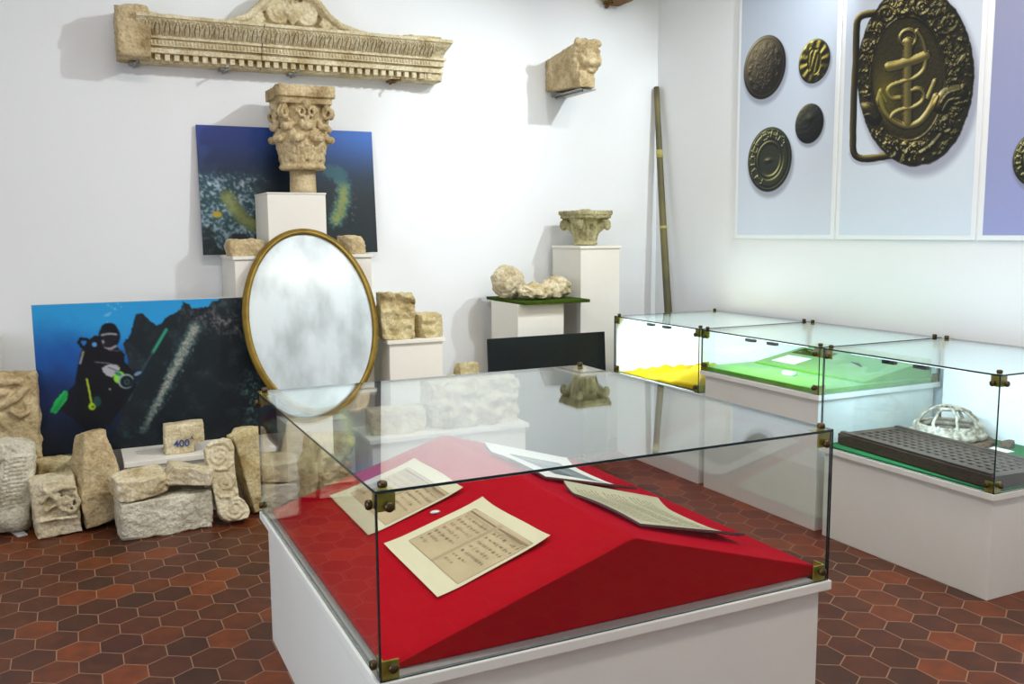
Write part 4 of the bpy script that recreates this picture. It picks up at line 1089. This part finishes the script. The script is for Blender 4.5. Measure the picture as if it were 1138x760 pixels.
def lion_corbel():
    Y = YB-.002; cx = 3.462
    root = empty('lion_corbel', (cx, YB, 2.62), 0, 'weathered stone lion head projecting from the back wall on a metal bracket', 'carved stone')
    b = MB()
    v, f = b.box(3.362, 3.525, 5.87, Y, 2.652, 2.90)
    for a in v:
        if a.co.y < 6.0: a.co.z += .045 if a.co.z > 2.8 else -.02
        else: a.co.x += -.015 if a.co.x < 3.4 else .04; a.co.z -= .02 if a.co.z > 2.8 else 0
    v, f = b.box(3.372, 3.50, 5.825, 5.9, 2.625, 2.74)
    b.ball((3.372, 6.04, 2.79), (.032, .20, .11), 16, 10); b.ball((3.43, 6.02, 2.90), (.07, .16, .035), 16, 10)
    b.ball((cx, 5.88, 2.845), (.100, .10, .108), 24, 14)
    hy = 5.80
    b.ball((cx+.004, hy+.005, 2.800), (.058, .045, .046), 16, 10)
    b.ball((cx-.026, hy-.018, 2.792), (.032, .028, .028), 12, 8); b.ball((cx+.034, hy-.018, 2.792), (.032, .028, .028), 12, 8)
    b.ball((cx+.004, hy-.022, 2.826), (.022, .026, .018), 12, 8)
    b.ball((cx+.002, hy+.03, 2.745), (.046, .045, .028), 12, 8)
    for s_ in (-1, 1):
        b.ball((cx+s_*.042, hy+.012, 2.876), (.034, .026, .018), 12, 8)
        b.ball((cx+s_*.082, 5.865, 2.945), (.032, .030, .030), 12, 8)
        b.ball((cx+s_*.062, hy+.03, 2.82), (.030, .03, .035), 12, 8)
        for k in range(6):
            a = R(-75+30*k); b.ball((cx+s_*.098*math.cos(a*.75), 5.895, 2.835+.105*math.sin(a*.75)), (.024, .04, .024), 10, 6)
    for k in range(5): b.ball((cx-.055+.028*k, 5.87, 2.952+.006*math.sin(k*2)), (.020, .04, .020), 10, 6)
    modded(b.build('head', st['e'], root, smooth=True), .0070, 2, .016, .035)
    b = MB(); b.box(3.40, 3.53, 5.86, YB-.003, 2.612, 2.622); b.tube([(3.43, Y-.01, 2.606), (3.44, 5.9, 2.606)], .006, 8); b.build('bracket', M['steel'], root)
lion_corbel()
def high_corbel():
    Y = YB-.002
    root = empty('small_corbel', (3.93, YB, 3.34), 0, 'stone fragment on a rusty bracket high on the back wall near the corner', 'carved stone')
    bm = rock_bm((.24, .24, .26), 44, rough=.012); bm.transform(Matrix.Translation((3.93, Y-.128, 3.365))); b = MB(); b.bm.free(); b.bm = bm; b.build('fragment', st['d'], root, smooth=True)
    b = MB(); b.box(3.86, 4.0, Y-.22, YB-.003, 3.345, 3.362); b.tube([(3.88, Y-.01, 3.325), (3.88, Y-.10, 3.345)], .012, 8); b.build('bracket', M['rust'], root)
high_corbel()

# ================================================================== CAPITALS
def corinthian():
    cx, cy, z0 = 1.385, 5.985, 1.8432
    root = empty('corinthian_capital', (cx, cy, z0), 0, 'large carved acanthus capital on a short column stub above the blue picture', 'capital')
    b = MB(); b.lathe([(.083, 0), (.084, .03), (.082, .10), (.083, .155)], (cx, cy, z0), 24)
    for v in b.bm.verts: v.co += Vector((1, 1, 0))*.004*noise.noise(v.co*22)
    b.build('column_stub', M['column'], root, smooth=True)
    zb = z0+.152
    b = MB()
    b.lathe([(.150, 0), (.164, .008), (.166, .022), (.150, .034), (.138, .05), (.142, .12), (.150, .20), (.160, .30), (.175, .40)], (cx, cy, zb), 32)
    def leaf(a, zb0, r0, h, w, curl):
        ca, sa = math.cos(a), math.sin(a); N = 9; rows = []
        for i in range(N):
            t = i/(N-1); r = r0+curl*(t**2.2)*1.0+.012*t; z = zb0+h*(t if t < .85 else .85+(t-.85)*.0-(t-.85)*.5)
            ww = w*(.55+.55*math.sin(PI*min(.9, t+.12)))*(1-.35*max(0, t-.7)/.3)
            rows.append((r, z, ww))
        pts = [(cx+r*ca, cy+r*sa, z) for r, z, _ in rows]
        b.tube(pts, [.014+.006*t/8 for t in range(N)], 7)
        for s_ in (-1, 1):
            for lobe in range(4):
                t = .15+.23*lobe; i = int(t*(N-1)); r, z, ww = rows[i]; da = s_*ww*.52/r
                b.ball((cx+(r+.004)*math.cos(a+da), cy+(r+.004)*math.sin(a+da), z+.018), (.020, .020, .028), 10, 7)
                da *= .5; b.ball((cx+(r+.004)*math.cos(a+da), cy+(r+.004)*math.sin(a+da), z+.008), (.018, .018, .032), 10, 7)
        r, z, ww = rows[-1]
        b.ball((cx+(r+.006)*ca, cy+(r+.006)*sa, z-.006), (.030, .030, .026), 12, 8)
        for s_ in (-1, 1): b.ball((cx+r*math.cos(a+s_*.14), cy+r*math.sin(a+s_*.14), z-.004), (.022, .022, .022), 10, 7)
    for k in range(8):
        leaf(k*PI/4+PI/8, zb+.04, .142, .20, .10, .048)
        for da in (-.27, -.18, -.09, .09, .18, .27):
            a = k*PI/4+PI/8+da; h = .165-.25*abs(da)
            b.tube([(cx+r*math.cos(a), cy+r*math.sin(a), zb+z) for r, z in ((.150, .03), (.152, .03+h*.5), (.166, .03+h))], .0065, 6)
    for k in range(8): leaf(k*PI/4, zb+.10, .148, .22, .085, .030)
    # corner volutes and centre helices
    for k in range(4):
        a = k*PI/2+PI/4; ca, sa = math.cos(a), math.sin(a)
        pts = [(cx+r*ca, cy+r*sa, z) for r, z in ((.15, zb+.24), (.17, zb+.31), (.205, zb+.37), (.235, zb+.395))]
        b.tube(pts, [.016, .02, .022, .02], 8)
        for off in (-.014, .014):
            pts = []
            for j in range(26):
                q = j*.34; r0 = .044*(1-j/34); rr_ = .232+r0*math.cos(q+1.6); pts.append((cx+rr_*ca-off*sa, cy+rr_*sa+off*ca, zb+.352+r0*math.sin(q+1.6)))
            b.tube(pts, .012, 7)
        a2 = k*PI/2; c2, s2 = math.cos(a2), math.sin(a2)
        for s_ in (-1, 1):
            pts = []
            for j in range(24):
                q = j*.34; r0 = .036*(1-j/30); u = s_*(.040+r0*math.cos(q)); pts.append((cx+.186*c2-u*s2, cy+.186*s2+u*c2, zb+.35+r0*math.sin(q)))
            b.tube(pts, .010, 7)
        b.ball((cx+.185*c2, cy+.185*s2, zb+.40), (.032, .032, .03), 12, 8)
        b.tube([(cx+.165*c2, cy+.165*s2, zb+.24), (cx+.18*c2, cy+.18*s2, zb+.30), (cx+.185*c2, cy+.185*s2, zb+.33)], .02, 8)
    # abacus, concave sides
    def abacus(z0_, z1_, hw, cut):
        pts = []
        for k in range(4):
            a = k*PI/2-PI/4*3; 
            c0 = Vector((hw*math.sqrt(2)*math.cos(a), hw*math.sqrt(2)*math.sin(a))); c1 = Vector((hw*math.sqrt(2)*math.cos(a+PI/2), hw*math.sqrt(2)*math.sin(a+PI/2)))
            for j in range(1, 10):
                t = j/10 if j not in (1, 9) else (.06 if j == 1 else .94)
                p = c0.lerp(c1, t); p = p*(1-cut*math.sin(PI*t)); pts.append((cx+p.x, cy+p.y))
        b.prism(pts, 'z', z0_, z1_)
    abacus(zb+.405, zb+.440, .190, .07); abacus(zb+.445, zb+.515, .212, .07); abacus(zb+.435, zb+.45, .186, .07)
    for v in b.bm.verts: v.co.x = cx+(v.co.x-cx)*.90; v.co.y = cy+(v.co.y-cy)*.90
    modded(b.build('carved_bell', st['e'], root, smooth=True), .0045, 0, .008, .02)
corinthian()
def small_capital():
    cx, cy, z0 = 3.535, 6.02, 1.4785
    root = empty('small_capital', (cx, cy, z0), R(0), 'small worn stone capital with a square top on the tall cream plinth', 'capital')
    b = MB()
    b.lathe([(.112, .004), (.118, .012), (.112, .028), (.098, .034), (.102, .09), (.115, .14), (.14, .18), (.165, .215)], (cx, cy, z0), 28)
    for k in range(4):
        a = k*PI/2+PI/4; ca, sa = math.cos(a), math.sin(a)
        b.tube([(cx+r*ca, cy+r*sa, z0+z) for r, z in ((.09, .07), (.13, .12), (.18, .165), (.20, .19))], [.02, .028, .034, .03], 8)
        b.ball((cx+.215*ca, cy+.215*sa, z0+.155), (.036, .036, .042), 12, 8)
        a2 = k*PI/2; c2, s2 = math.cos(a2), math.sin(a2)
        b.tube([(cx+r*c2, cy+r*s2, z0+z) for r, z in ((.10, .05), (.118, .11), (.15, .165))], [.02, .026, .014], 8)
        for s_ in (-1, 1):
            a3 = a2+s_*.38; b.tube([(cx+r*math.cos(a3), cy+r*math.sin(a3), z0+z) for r, z in ((.102, .04), (.112, .10), (.135, .145))], [.014, .018, .010], 8)
        b.ball((cx+.165*c2, cy+.165*s2, z0+.235), (.03, .03, .028), 10, 7)
    b.box(cx-.178, cx+.178, cy-.178, cy+.178, z0+.205, z0+.235); b.box(cx-.19, cx+.19, cy-.19, cy+.19, z0+.232, z0+.262)
    b.ball((cx+.0, cy, z0+.262), (.06, .08, .014), 12, 8)
    for v in b.bm.verts: v.co.x = cx+(v.co.x-cx)*.80; v.co.y = cy+(v.co.y-cy)*.80
    modded(b.build('carved_bell', st['g'], root, smooth=True), .0055, 1, .010, .03)
small_capital()

# ================================================================== LOOSE STONES
def grooves(freq, depth, ang, face=-1, curved=False):
    """cut carved ribs into the front (-y) face"""
    def f(bm, dims):
        for v in bm.verts:
            if v.co.y < -dims[1]*.25:
                u = v.co.x*math.cos(ang)+v.co.z*math.sin(ang)
                if curved: u = math.hypot(v.co.x-dims[0]*.1, v.co.z-dims[2]*.45)
                v.co.y += depth*math.sin(u*freq)
    return f
# left edge: relief slab, ribbed shell, bars
def slab_relief():
    root = empty('relief_slab', (-.40, 5.66, 0), 0, 'tall broken relief slab standing at the left edge of the view', 'carved stone')
    bm = rock_bm((.46, .16, .84), 61, rough=.018, chops=4, cuts=20, rnd=.12)
    bm.transform(Matrix.Translation((-.45, 5.70, 0)))
    b = MB(); b.bm.free(); b.bm = bm
    b.tube([(-.56, 5.615, .66), (-.44, 5.60, .65), (-.33, 5.60, .70), (-.27, 5.62, .76)], .022, 8)
    b.tube([(-.54, 5.615, .80), (-.42, 5.605, .795), (-.28, 5.615, .79)], .018, 8)
    b.tube([(-.36, 5.60, .64), (-.31, 5.60, .60), (-.27, 5.61, .62), (-.27, 5.61, .67)], .016, 8)
    b.ball((-.40, 5.61, .735), (.05, .02, .02), 12, 8)
    modded(b.build('slab', st['e'], root, smooth=True), .009, 1, .012, .04)
slab_relief()
def shell_stone():
    root = empty('ribbed_fragment', (-.34, 5.44, 0), 0, 'rounded carved fragment with scale-like ribs at the left edge, before the relief slab', 'carved stone')
    b = MB(); b.bm.free(); bm = rock_bm((.24, .15, .49), 71, rough=.012, chops=3, cuts=22, rnd=.5)
    bm.transform(Matrix.Rotation(R(7), 4, 'Y')); bm.transform(Matrix.Translation((-.415, 5.46, .012))); b.bm = bm
    for k in range(13):
        z = .16+.022*k; x0 = -.43+.004*k
        b.tube([(x0, 5.375, z-.012), (x0+.05, 5.366, z), (x0+.11, 5.385, z-.004), (x0+.145, 5.42, z-.02)], .0085, 6)
    b.tube([(-.47, 5.39, .10), (-.46, 5.375, .26), (-.43, 5.375, .40), (-.38, 5.39, .46)], .016, 8)
    b.ball((-.37, 5.395, .09), (.085, .05, .075), 14, 9)
    modded(b.build('fragment', st['c'], root, smooth=True), .006, 1, .006, .03)
shell_stone()
def bar(name, p, q, w, label):
    p, q = Vector(p), Vector(q); d = (q-p); L = d.length; b = MB(); b.box(0, L, -w/2, w/2, 0, .008); b.bevel(.001, 1)
    b.bm.transform(Matrix.Translation(p) @ Matrix.Rotation(math.atan2(d.y, d.x), 4, 'Z')); o = b.build(name, M['white_bar']); tag(o, label, 'metal bar'); origin(o, ((p+q)/2).to_tuple()); return o
bar('metal_bar', (-.46, 5.72, .0005), (-.325, 5.33, .0005), .05, 'broad white metal bar on the floor at the left edge, pointing forwards')
bar('metal_bar', (-.36, 5.55, .0095), (-.20, 5.645, .0095), .022, 'thin white metal bar lying across the broader one at the left edge')

place_rock('yellow_rubble', (.26, .15, .34), (-.12, 5.60, 0), (0, 0, 8), st['d'], 83, 'yellowish rough stone behind the two left carved pieces', 'stone', rough=.02)
def carved_block():
    root = empty('carved_block', (-.135, 5.33, 0), 0, 'squarish block with twisted leaf carving, left of the tall angular stone', 'carved stone')
    b = MB(); b.bm.free(); bm = rock_bm((.215, .18, .30), 91, rough=.008, chops=3, cuts=18, rnd=.08)
    bm.transform(Matrix.Rotation(R(6), 4, 'Z') @ Matrix.Rotation(R(-3), 4, 'Y')); bm.transform(Matrix.Translation((-.155, 5.325, .006))); b.bm = bm
    r_ = random.Random(2); yf = 5.207
    for pts, r in (([(-.2, .10), (-.13, .105), (-.02, .10)], .010), ([(-.18, .27), (-.12, .22), (-.09, .15), (-.04, .13), (-.01, .18), (-.03, .24)], .014), ([(-.19, .20), (-.14, .25), (-.08, .27), (-.02, .26)], .013),
                   ([(-.10, .20), (-.07, .22), (-.045, .20), (-.05, .165), (-.08, .16), (-.10, .18)], .011), ([(-.17, .15), (-.12, .18), (-.10, .24)], .010)):
        b.tube([(x-.035, yf+.012, z) for x, z in pts], r, 8)
    b.ball((-.107, yf+.008, .19), (.018, .016, .018), 10, 7)
    modded(b.build('block', st['a'], root, smooth=True), .006, 1, .008, .03)
carved_block()
place_rock('angular_stone', (.235, .20, .50), (.088, 5.34, 0), (-6, -9, 12), st['e'], 109, 'tall angular tan boulder with a flat broken facet, left of the stacked blocks', 'stone', rough=.012, chops=9, rnd=.10, taper=.16, chop_depth=(.5, .8))
place_rock('long_block', (.46, .24, .20), (.365, 5.125, 0), (0, 0, 6), st['c'], 112, 'long pale grey block on the floor under two flat slabs', 'stone', rough=.012, chops=4, rnd=.08, chop_depth=(.82, .98))
place_rock('flat_slab', (.25, .22, .10), (.255, 5.10, .212), (4, -4, 14), st['b'], 123, 'left flat whitish slab lying on the long grey block', 'stone', rough=.010, chops=5, rnd=.10, chop_depth=(.72, .92))
place_rock('flat_slab', (.245, .22, .105), (.495, 5.12, .212), (-5, 9, -12), st['a'], 134, 'right flat tan slab with a slanting underside on the long grey block', 'stone', rough=.010, chops=6, rnd=.08, chop_depth=(.66, .9))
def numbered():
    cx, cy, z0 = .52, 5.46, .3385
    root = empty('numbered_stone', (cx, cy, z0), 0, 'small stone block marked 400 in blue, on the low white bench before the diver picture', 'stone')
    b = MB(); b.bm.free(); bm = rock_bm((.215, .10, .17), 141, rough=.006, chops=2, cuts=16, rnd=.06, chop_depth=(.9, 1))
    for v in bm.verts:   # broken lower right corner
        if v.co.x > .02 and v.co.z < .06+(v.co.x-.02)*.2: v.co.z = max(v.co.z, .0); v.co.x = .02+(v.co.x-.02)*.35 if v.co.z < .055 else v.co.x
    bm.transform(Matrix.Translation((cx, cy, z0))); b.bm = bm; b.build('block', st['b'], root, smooth=True)
    def txt(s_, size, x, z):
        cu = bpy.data.curves.new('painted_number', 'FONT'); cu.body = s_; cu.size = size; cu.extrude = .0006; cu.offset = .0008
        t = bpy.data.objects.new('tmp', cu); COL.objects.link(t); bpy.context.view_layer.update()
        me = bpy.data.meshes.new_from_object(t.evaluated_get(bpy.context.evaluated_depsgraph_get())); bpy.data.objects.remove(t)
        me.materials.clear(); me.materials.append(M['blue_ink'])
        me.transform(PM[root.name].inverted() @ Matrix.Translation((x, cy-.0585, z)) @ Matrix.Rotation(R(90), 4, 'X'))
        o = bpy.data.objects.new('painted_number', me); COL.objects.link(o); o.parent = root; PM[o.name] = PM[root.name]
    txt('400', .058, cx-.062, z0+.042); txt('A', .026, cx+.030, z0+.080)
numbered()
def volute_leg():
    """flat S-shaped carved bracket leaning back against the bench"""
    root = empty('volute_bracket', (.71, 5.02, 0), 0, 'S-shaped carved bracket with scrolls, leaning on the low bench', 'carved stone')
    out = [(.593, .409), (.615, .44), (.644, .455), (.70, .462), (.738, .45), (.752, .40), (.744, .31), (.748, .199), (.750, .130), (.792, .075), (.802, .035), (.786, .005), (.755, .0), (.727, .0), (.690, .0), (.655, .018), (.638, .049), (.627, .10), (.622, .159), (.609, .288), (.598, .35)]
    b = MB(); b.prism(out, 'y', 0, .085)
    def spiral(cx, cz, r0, s_, turns=30, a0=0):
        q = []
        for k in range(turns):
            a = a0+k*.36; r = r0*(1-k/(turns*1.15)); q.append((cx+s_*r*math.cos(a), -.002, cz+r*math.sin(a)))
        b.tube(q, .0085, 7); b.ball((cx, .0, cz), (.014, .012, .014), 10, 7)
    spiral(.665, .355, .052, 1, 30, .5); spiral(.688, .215, .048, -1, 28, 2.0); spiral(.722, .060, .050, 1, 30, 3.6)
    b.tube([(.61, .0, .42), (.65, -.004, .435), (.70, -.004, .43), (.735, .0, .39)], .011, 7)
    b.tube([(.735, .0, .31), (.70, -.004, .285), (.65, -.004, .285), (.622, .0, .30)], .010, 7)
    b.tube([(.742, .0, .15), (.71, -.004, .13), (.66, -.004, .135), (.635, .0, .16)], .010, 7)
    b.tube([(.780, .0, .09), (.75, -.004, .115), (.70, -.004, .11)], .009, 7)
    b.bm.transform(Matrix.Translation((0, 4.985, .004)) @ Matrix.Rotation(R(-21), 4, 'X'))
    zm = min(v.co.z for v in b.bm.verts)
    for v in b.bm.verts: v.co.z -= zm-.003
    modded(b.build('stone_body', st['a'], root, smooth=True), .0055, 1, .010, .03)
volute_leg()
place_rock('yellow_wedge', (.14, .12, .47), (.905, 5.215, 0), (-4, -9, 14), st['d'], 152, 'yellowish wedge-shaped stone leaning beside the scrolled bracket', 'stone', rough=.013, chops=6, rnd=.2, taper=-.35, chop_depth=(.7, .9))
place_rock('rough_boulder', (.26, .20, .42), (1.24, 5.06, 0), (0, 4, 15), st['d'], 163, 'rough yellowish boulder behind the left panes of the front glass case', 'stone', rough=.022, chops=5, rnd=.3)
# on the wide plinth
place_rock('small_stone', (.21, .13, .10), (.975, 5.84, 1.4525), (0, 0, 5), st['e'], 171, 'small rough stone left of the squat plinth, before the blue picture', 'stone', rough=.012, chops=4)
place_rock('small_stone', (.13, .13, .115), (1.655, 5.84, 1.4525), (0, 0, 30), st['e'], 182, 'small rough stone right of the squat plinth, before the blue picture', 'stone', rough=.012, chops=4)
# on the plinth right of mirror
def carve_swirl(bm, dims):
    """worn leaf relief: ridged noise cut into the front and the upper edge"""
    for v in bm.verts:
        q = v.co+Vector((dims[0]*9, 3, 7))
        a = 1-abs(noise.noise(q*11))*2.2; b_ = 1-abs(noise.noise(q*19+Vector((5, 2, 1))))*2
        if v.co.y < -dims[1]*.15: v.co.y -= .024*max(0, a)+.010*max(0, b_)-.012
        if v.co.z > dims[2]*.8: v.co.z += .02*noise.noise(q*8)-.02*max(0, v.co.x/dims[0])
place_rock('carved_stone', (.225, .14, .30), (1.892, 5.68, .8955), (0, 0, -3), st['d'], 195, 'upright carved stone with leaf relief beside the right edge of the mirror', 'carved stone', rough=.012, chops=4, rnd=.2, cuts=30, carve=carve_swirl)
def carve_ribs(bm, dims):
    for v in bm.verts:
        if v.co.y < -dims[1]*.25 and v.co.x < dims[0]*.12: v.co.y += .007*math.sin(v.co.z*95+v.co.x*8)
place_rock('carved_stone', (.165, .16, .155), (2.112, 5.69, .8955), (0, 0, 12), st['d'], 201, 'small rounded ribbed stone at the right end of the same plinth', 'carved stone', rough=.007, chops=3, rnd=.25, cuts=22, carve=carve_ribs)
# on the low plinth seen through the glass
place_rock('carved_stone', (.56, .28, .285), (2.22, 5.22, .3885), (0, 0, 4), st['b'], 214, 'large rough carved stone seen through the glass top of the front case', 'carved stone', rough=.030, chops=6, rnd=.35, cuts=34, carve=carve_swirl)
place_rock('carved_stone', (.34, .2, .14), (1.715, 5.20, .3885), (0, 0, -4), st['a'], 222, 'long low stone left of the large one on the low plinth', 'carved stone', rough=.014, chops=3, rnd=.2)
place_rock('tall_fragment', (.20, .14, .66), (2.44, 5.86, 0), (0, 3, 10), st['d'], 233, 'yellow stone fragment standing between the mirror plinth and the black panel', 'stone', rough=.02, chops=4, taper=.3)
# on the green board
place_rock('round_stone', (.225, .22, .235), (2.865, 6.0, 1.1008), (0, 0, 40), st['a'], 244, 'round worn stone like a ball at the back left of the green board', 'stone', rough=.016, chops=4, rnd=.92, chop_depth=(.62, .8))
place_rock('flat_fragment', (.22, .14, .095), (2.965, 5.80, 1.1008), (0, 6, -12), st['b'], 252, 'flat irregular stone at the front middle of the green board', 'stone', rough=.026, chops=4, rnd=.6)
place_rock('curved_fragment', (.22, .16, .16), (3.20, 5.86, 1.1008), (0, 0, 14), st['b'], 263, 'curved broken stone at the right end of the green board', 'stone', rough=.026, chops=5, rnd=.7, chop_depth=(.55, .8))

# ================================================================== LAMPS
def area(name, loc, rot, sx, sy, e, col):
    l = bpy.data.lights.new(name, 'AREA'); l.shape = 'RECTANGLE'; l.size = sx; l.size_y = sy; l.energy = e; l.color = col
    o = bpy.data.objects.new(name, l); COL.objects.link(o); o.location = loc; o.rotation_euler = rot; return o
# fill lamps on the ceiling, added out of view for ambient light
for i, (x, y) in enumerate(((.7, 2.9), (2.6, .5), (3.3, 2.9))):
    root = empty('ceiling_fill_lamp', (x, y, ZC), 0, ['added flat fill lamp above the front display case', 'added flat fill lamp behind the viewer on the right', 'added flat fill lamp above the row of cases'][i], 'fill lamp')
    b = MB(); b.box(x-.62, x+.62, y-.2, y+.2, ZC-.06, ZC-.0005); b.build('housing', M['lamp_body'], root)
    b = MB(); b.box(x-.6, x+.6, y-.18, y+.18, ZC-.07, ZC-.0605); b.build('diffuser', M['fill_glow'], root)
    area('ceiling_fill_light', (x, y, ZC-.09), (0, 0, 0), 1.2, .36, (44, 48, 34)[i], (1, .92, .82))
# track spots near the ceiling that throw the sharp wall shadows
def track_spot(loc, aim, ang, e, label):
    L = Vector(loc); d = (Vector(aim)-L).normalized()
    root = empty('track_spot', (loc[0], loc[1], ZC), 0, label, 'spot lamp')
    b = MB(); b.tube([(L.x, L.y, ZC), (L.x, L.y, L.z+.02)], .010, 10); b.build('stem', M['lamp_body'], root, smooth=True)
    b = MB(); b.tube([L-d*.13, L-d*.11, L-d*.015], [.03, .05, .055], 20); b.build('housing', M['lamp_body'], root, smooth=True)
    l = bpy.data.lights.new('spot_bulb', 'SPOT'); l.energy = e; l.color = (.88, .965, 1); l.shadow_soft_size = .04; l.spot_size = R(ang); l.spot_blend = .7
    o = bpy.data.objects.new('spot_bulb', l); COL.objects.link(o); o.location = L; o.rotation_euler = d.to_track_quat('-Z', 'Y').to_euler()
track_spot((3.3, 3.45, 3.85), (.9, 6.3, 1.9), 86, 198, 'ceiling spot lamp aimed at the left half of the back wall')
track_spot((4.15, 3.75, 3.6), (3.55, 6.3, 1.7), 72, 165, 'ceiling spot lamp aimed at the room corner')
# daylight through the left window
area('window_light', (XL-.14, (wy0+wy1)/2, (wz0+wz1)/2), (0, R(-90), 0), 2.0, 2.2, 95, (.80, .90, 1))
# tube lamps in the row cases
for y0, y1, e in ((4.62, 5.3, 9), (3.6, 4.32, 3.8), (2.65, 3.3, 9)):
    area('case_light', (QF+.052, (y0+y1)/2, QT-.04), (0, R(-50), 0), .02, y1-y0, e, (.62, .86, 1))
w = bpy.data.worlds.new('World'); sc.world = w; w.use_nodes = True
w.node_tree.nodes['Background'].inputs[0].default_value = (.75, .85, 1, 1); w.node_tree.nodes['Background'].inputs[1].default_value = 1.0

# ================================================================== CAMERA
cam = bpy.data.cameras.new('camera'); co = bpy.data.objects.new('camera', cam); COL.objects.link(co)
f_, pitch, yaw, roll = 1006.3243, .1230183, .4500002, -.0072546
F = Vector((math.sin(yaw)*math.cos(pitch), math.cos(yaw)*math.cos(pitch), -math.sin(pitch)))
Rr = F.cross(Vector((0, 0, 1))).normalized(); Uu = Rr.cross(F)
R2 = Rr*math.cos(roll)+Uu*math.sin(roll); U2 = -Rr*math.sin(roll)+Uu*math.cos(roll)
mw = Matrix((R2, U2, -F)).transposed().to_4x4(); mw.translation = (0, 0, 1.6); co.matrix_world = mw
cam.sensor_width = 36; cam.lens = f_/1138*36; cam.clip_start = .05
sc.camera = co
sc.view_settings.view_transform = 'Standard'; sc.view_settings.look = 'None'; sc.view_settings.gamma = 1; sc.view_settings.use_curve_mapping = False
sc.view_settings.exposure = 0.12
sc.cycles.max_bounces = 10; sc.cycles.transparent_max_bounces = 40; sc.cycles.diffuse_bounces = 5; sc.cycles.glossy_bounces = 5
sc.cycles.caustics_reflective = False; sc.cycles.caustics_refractive = False
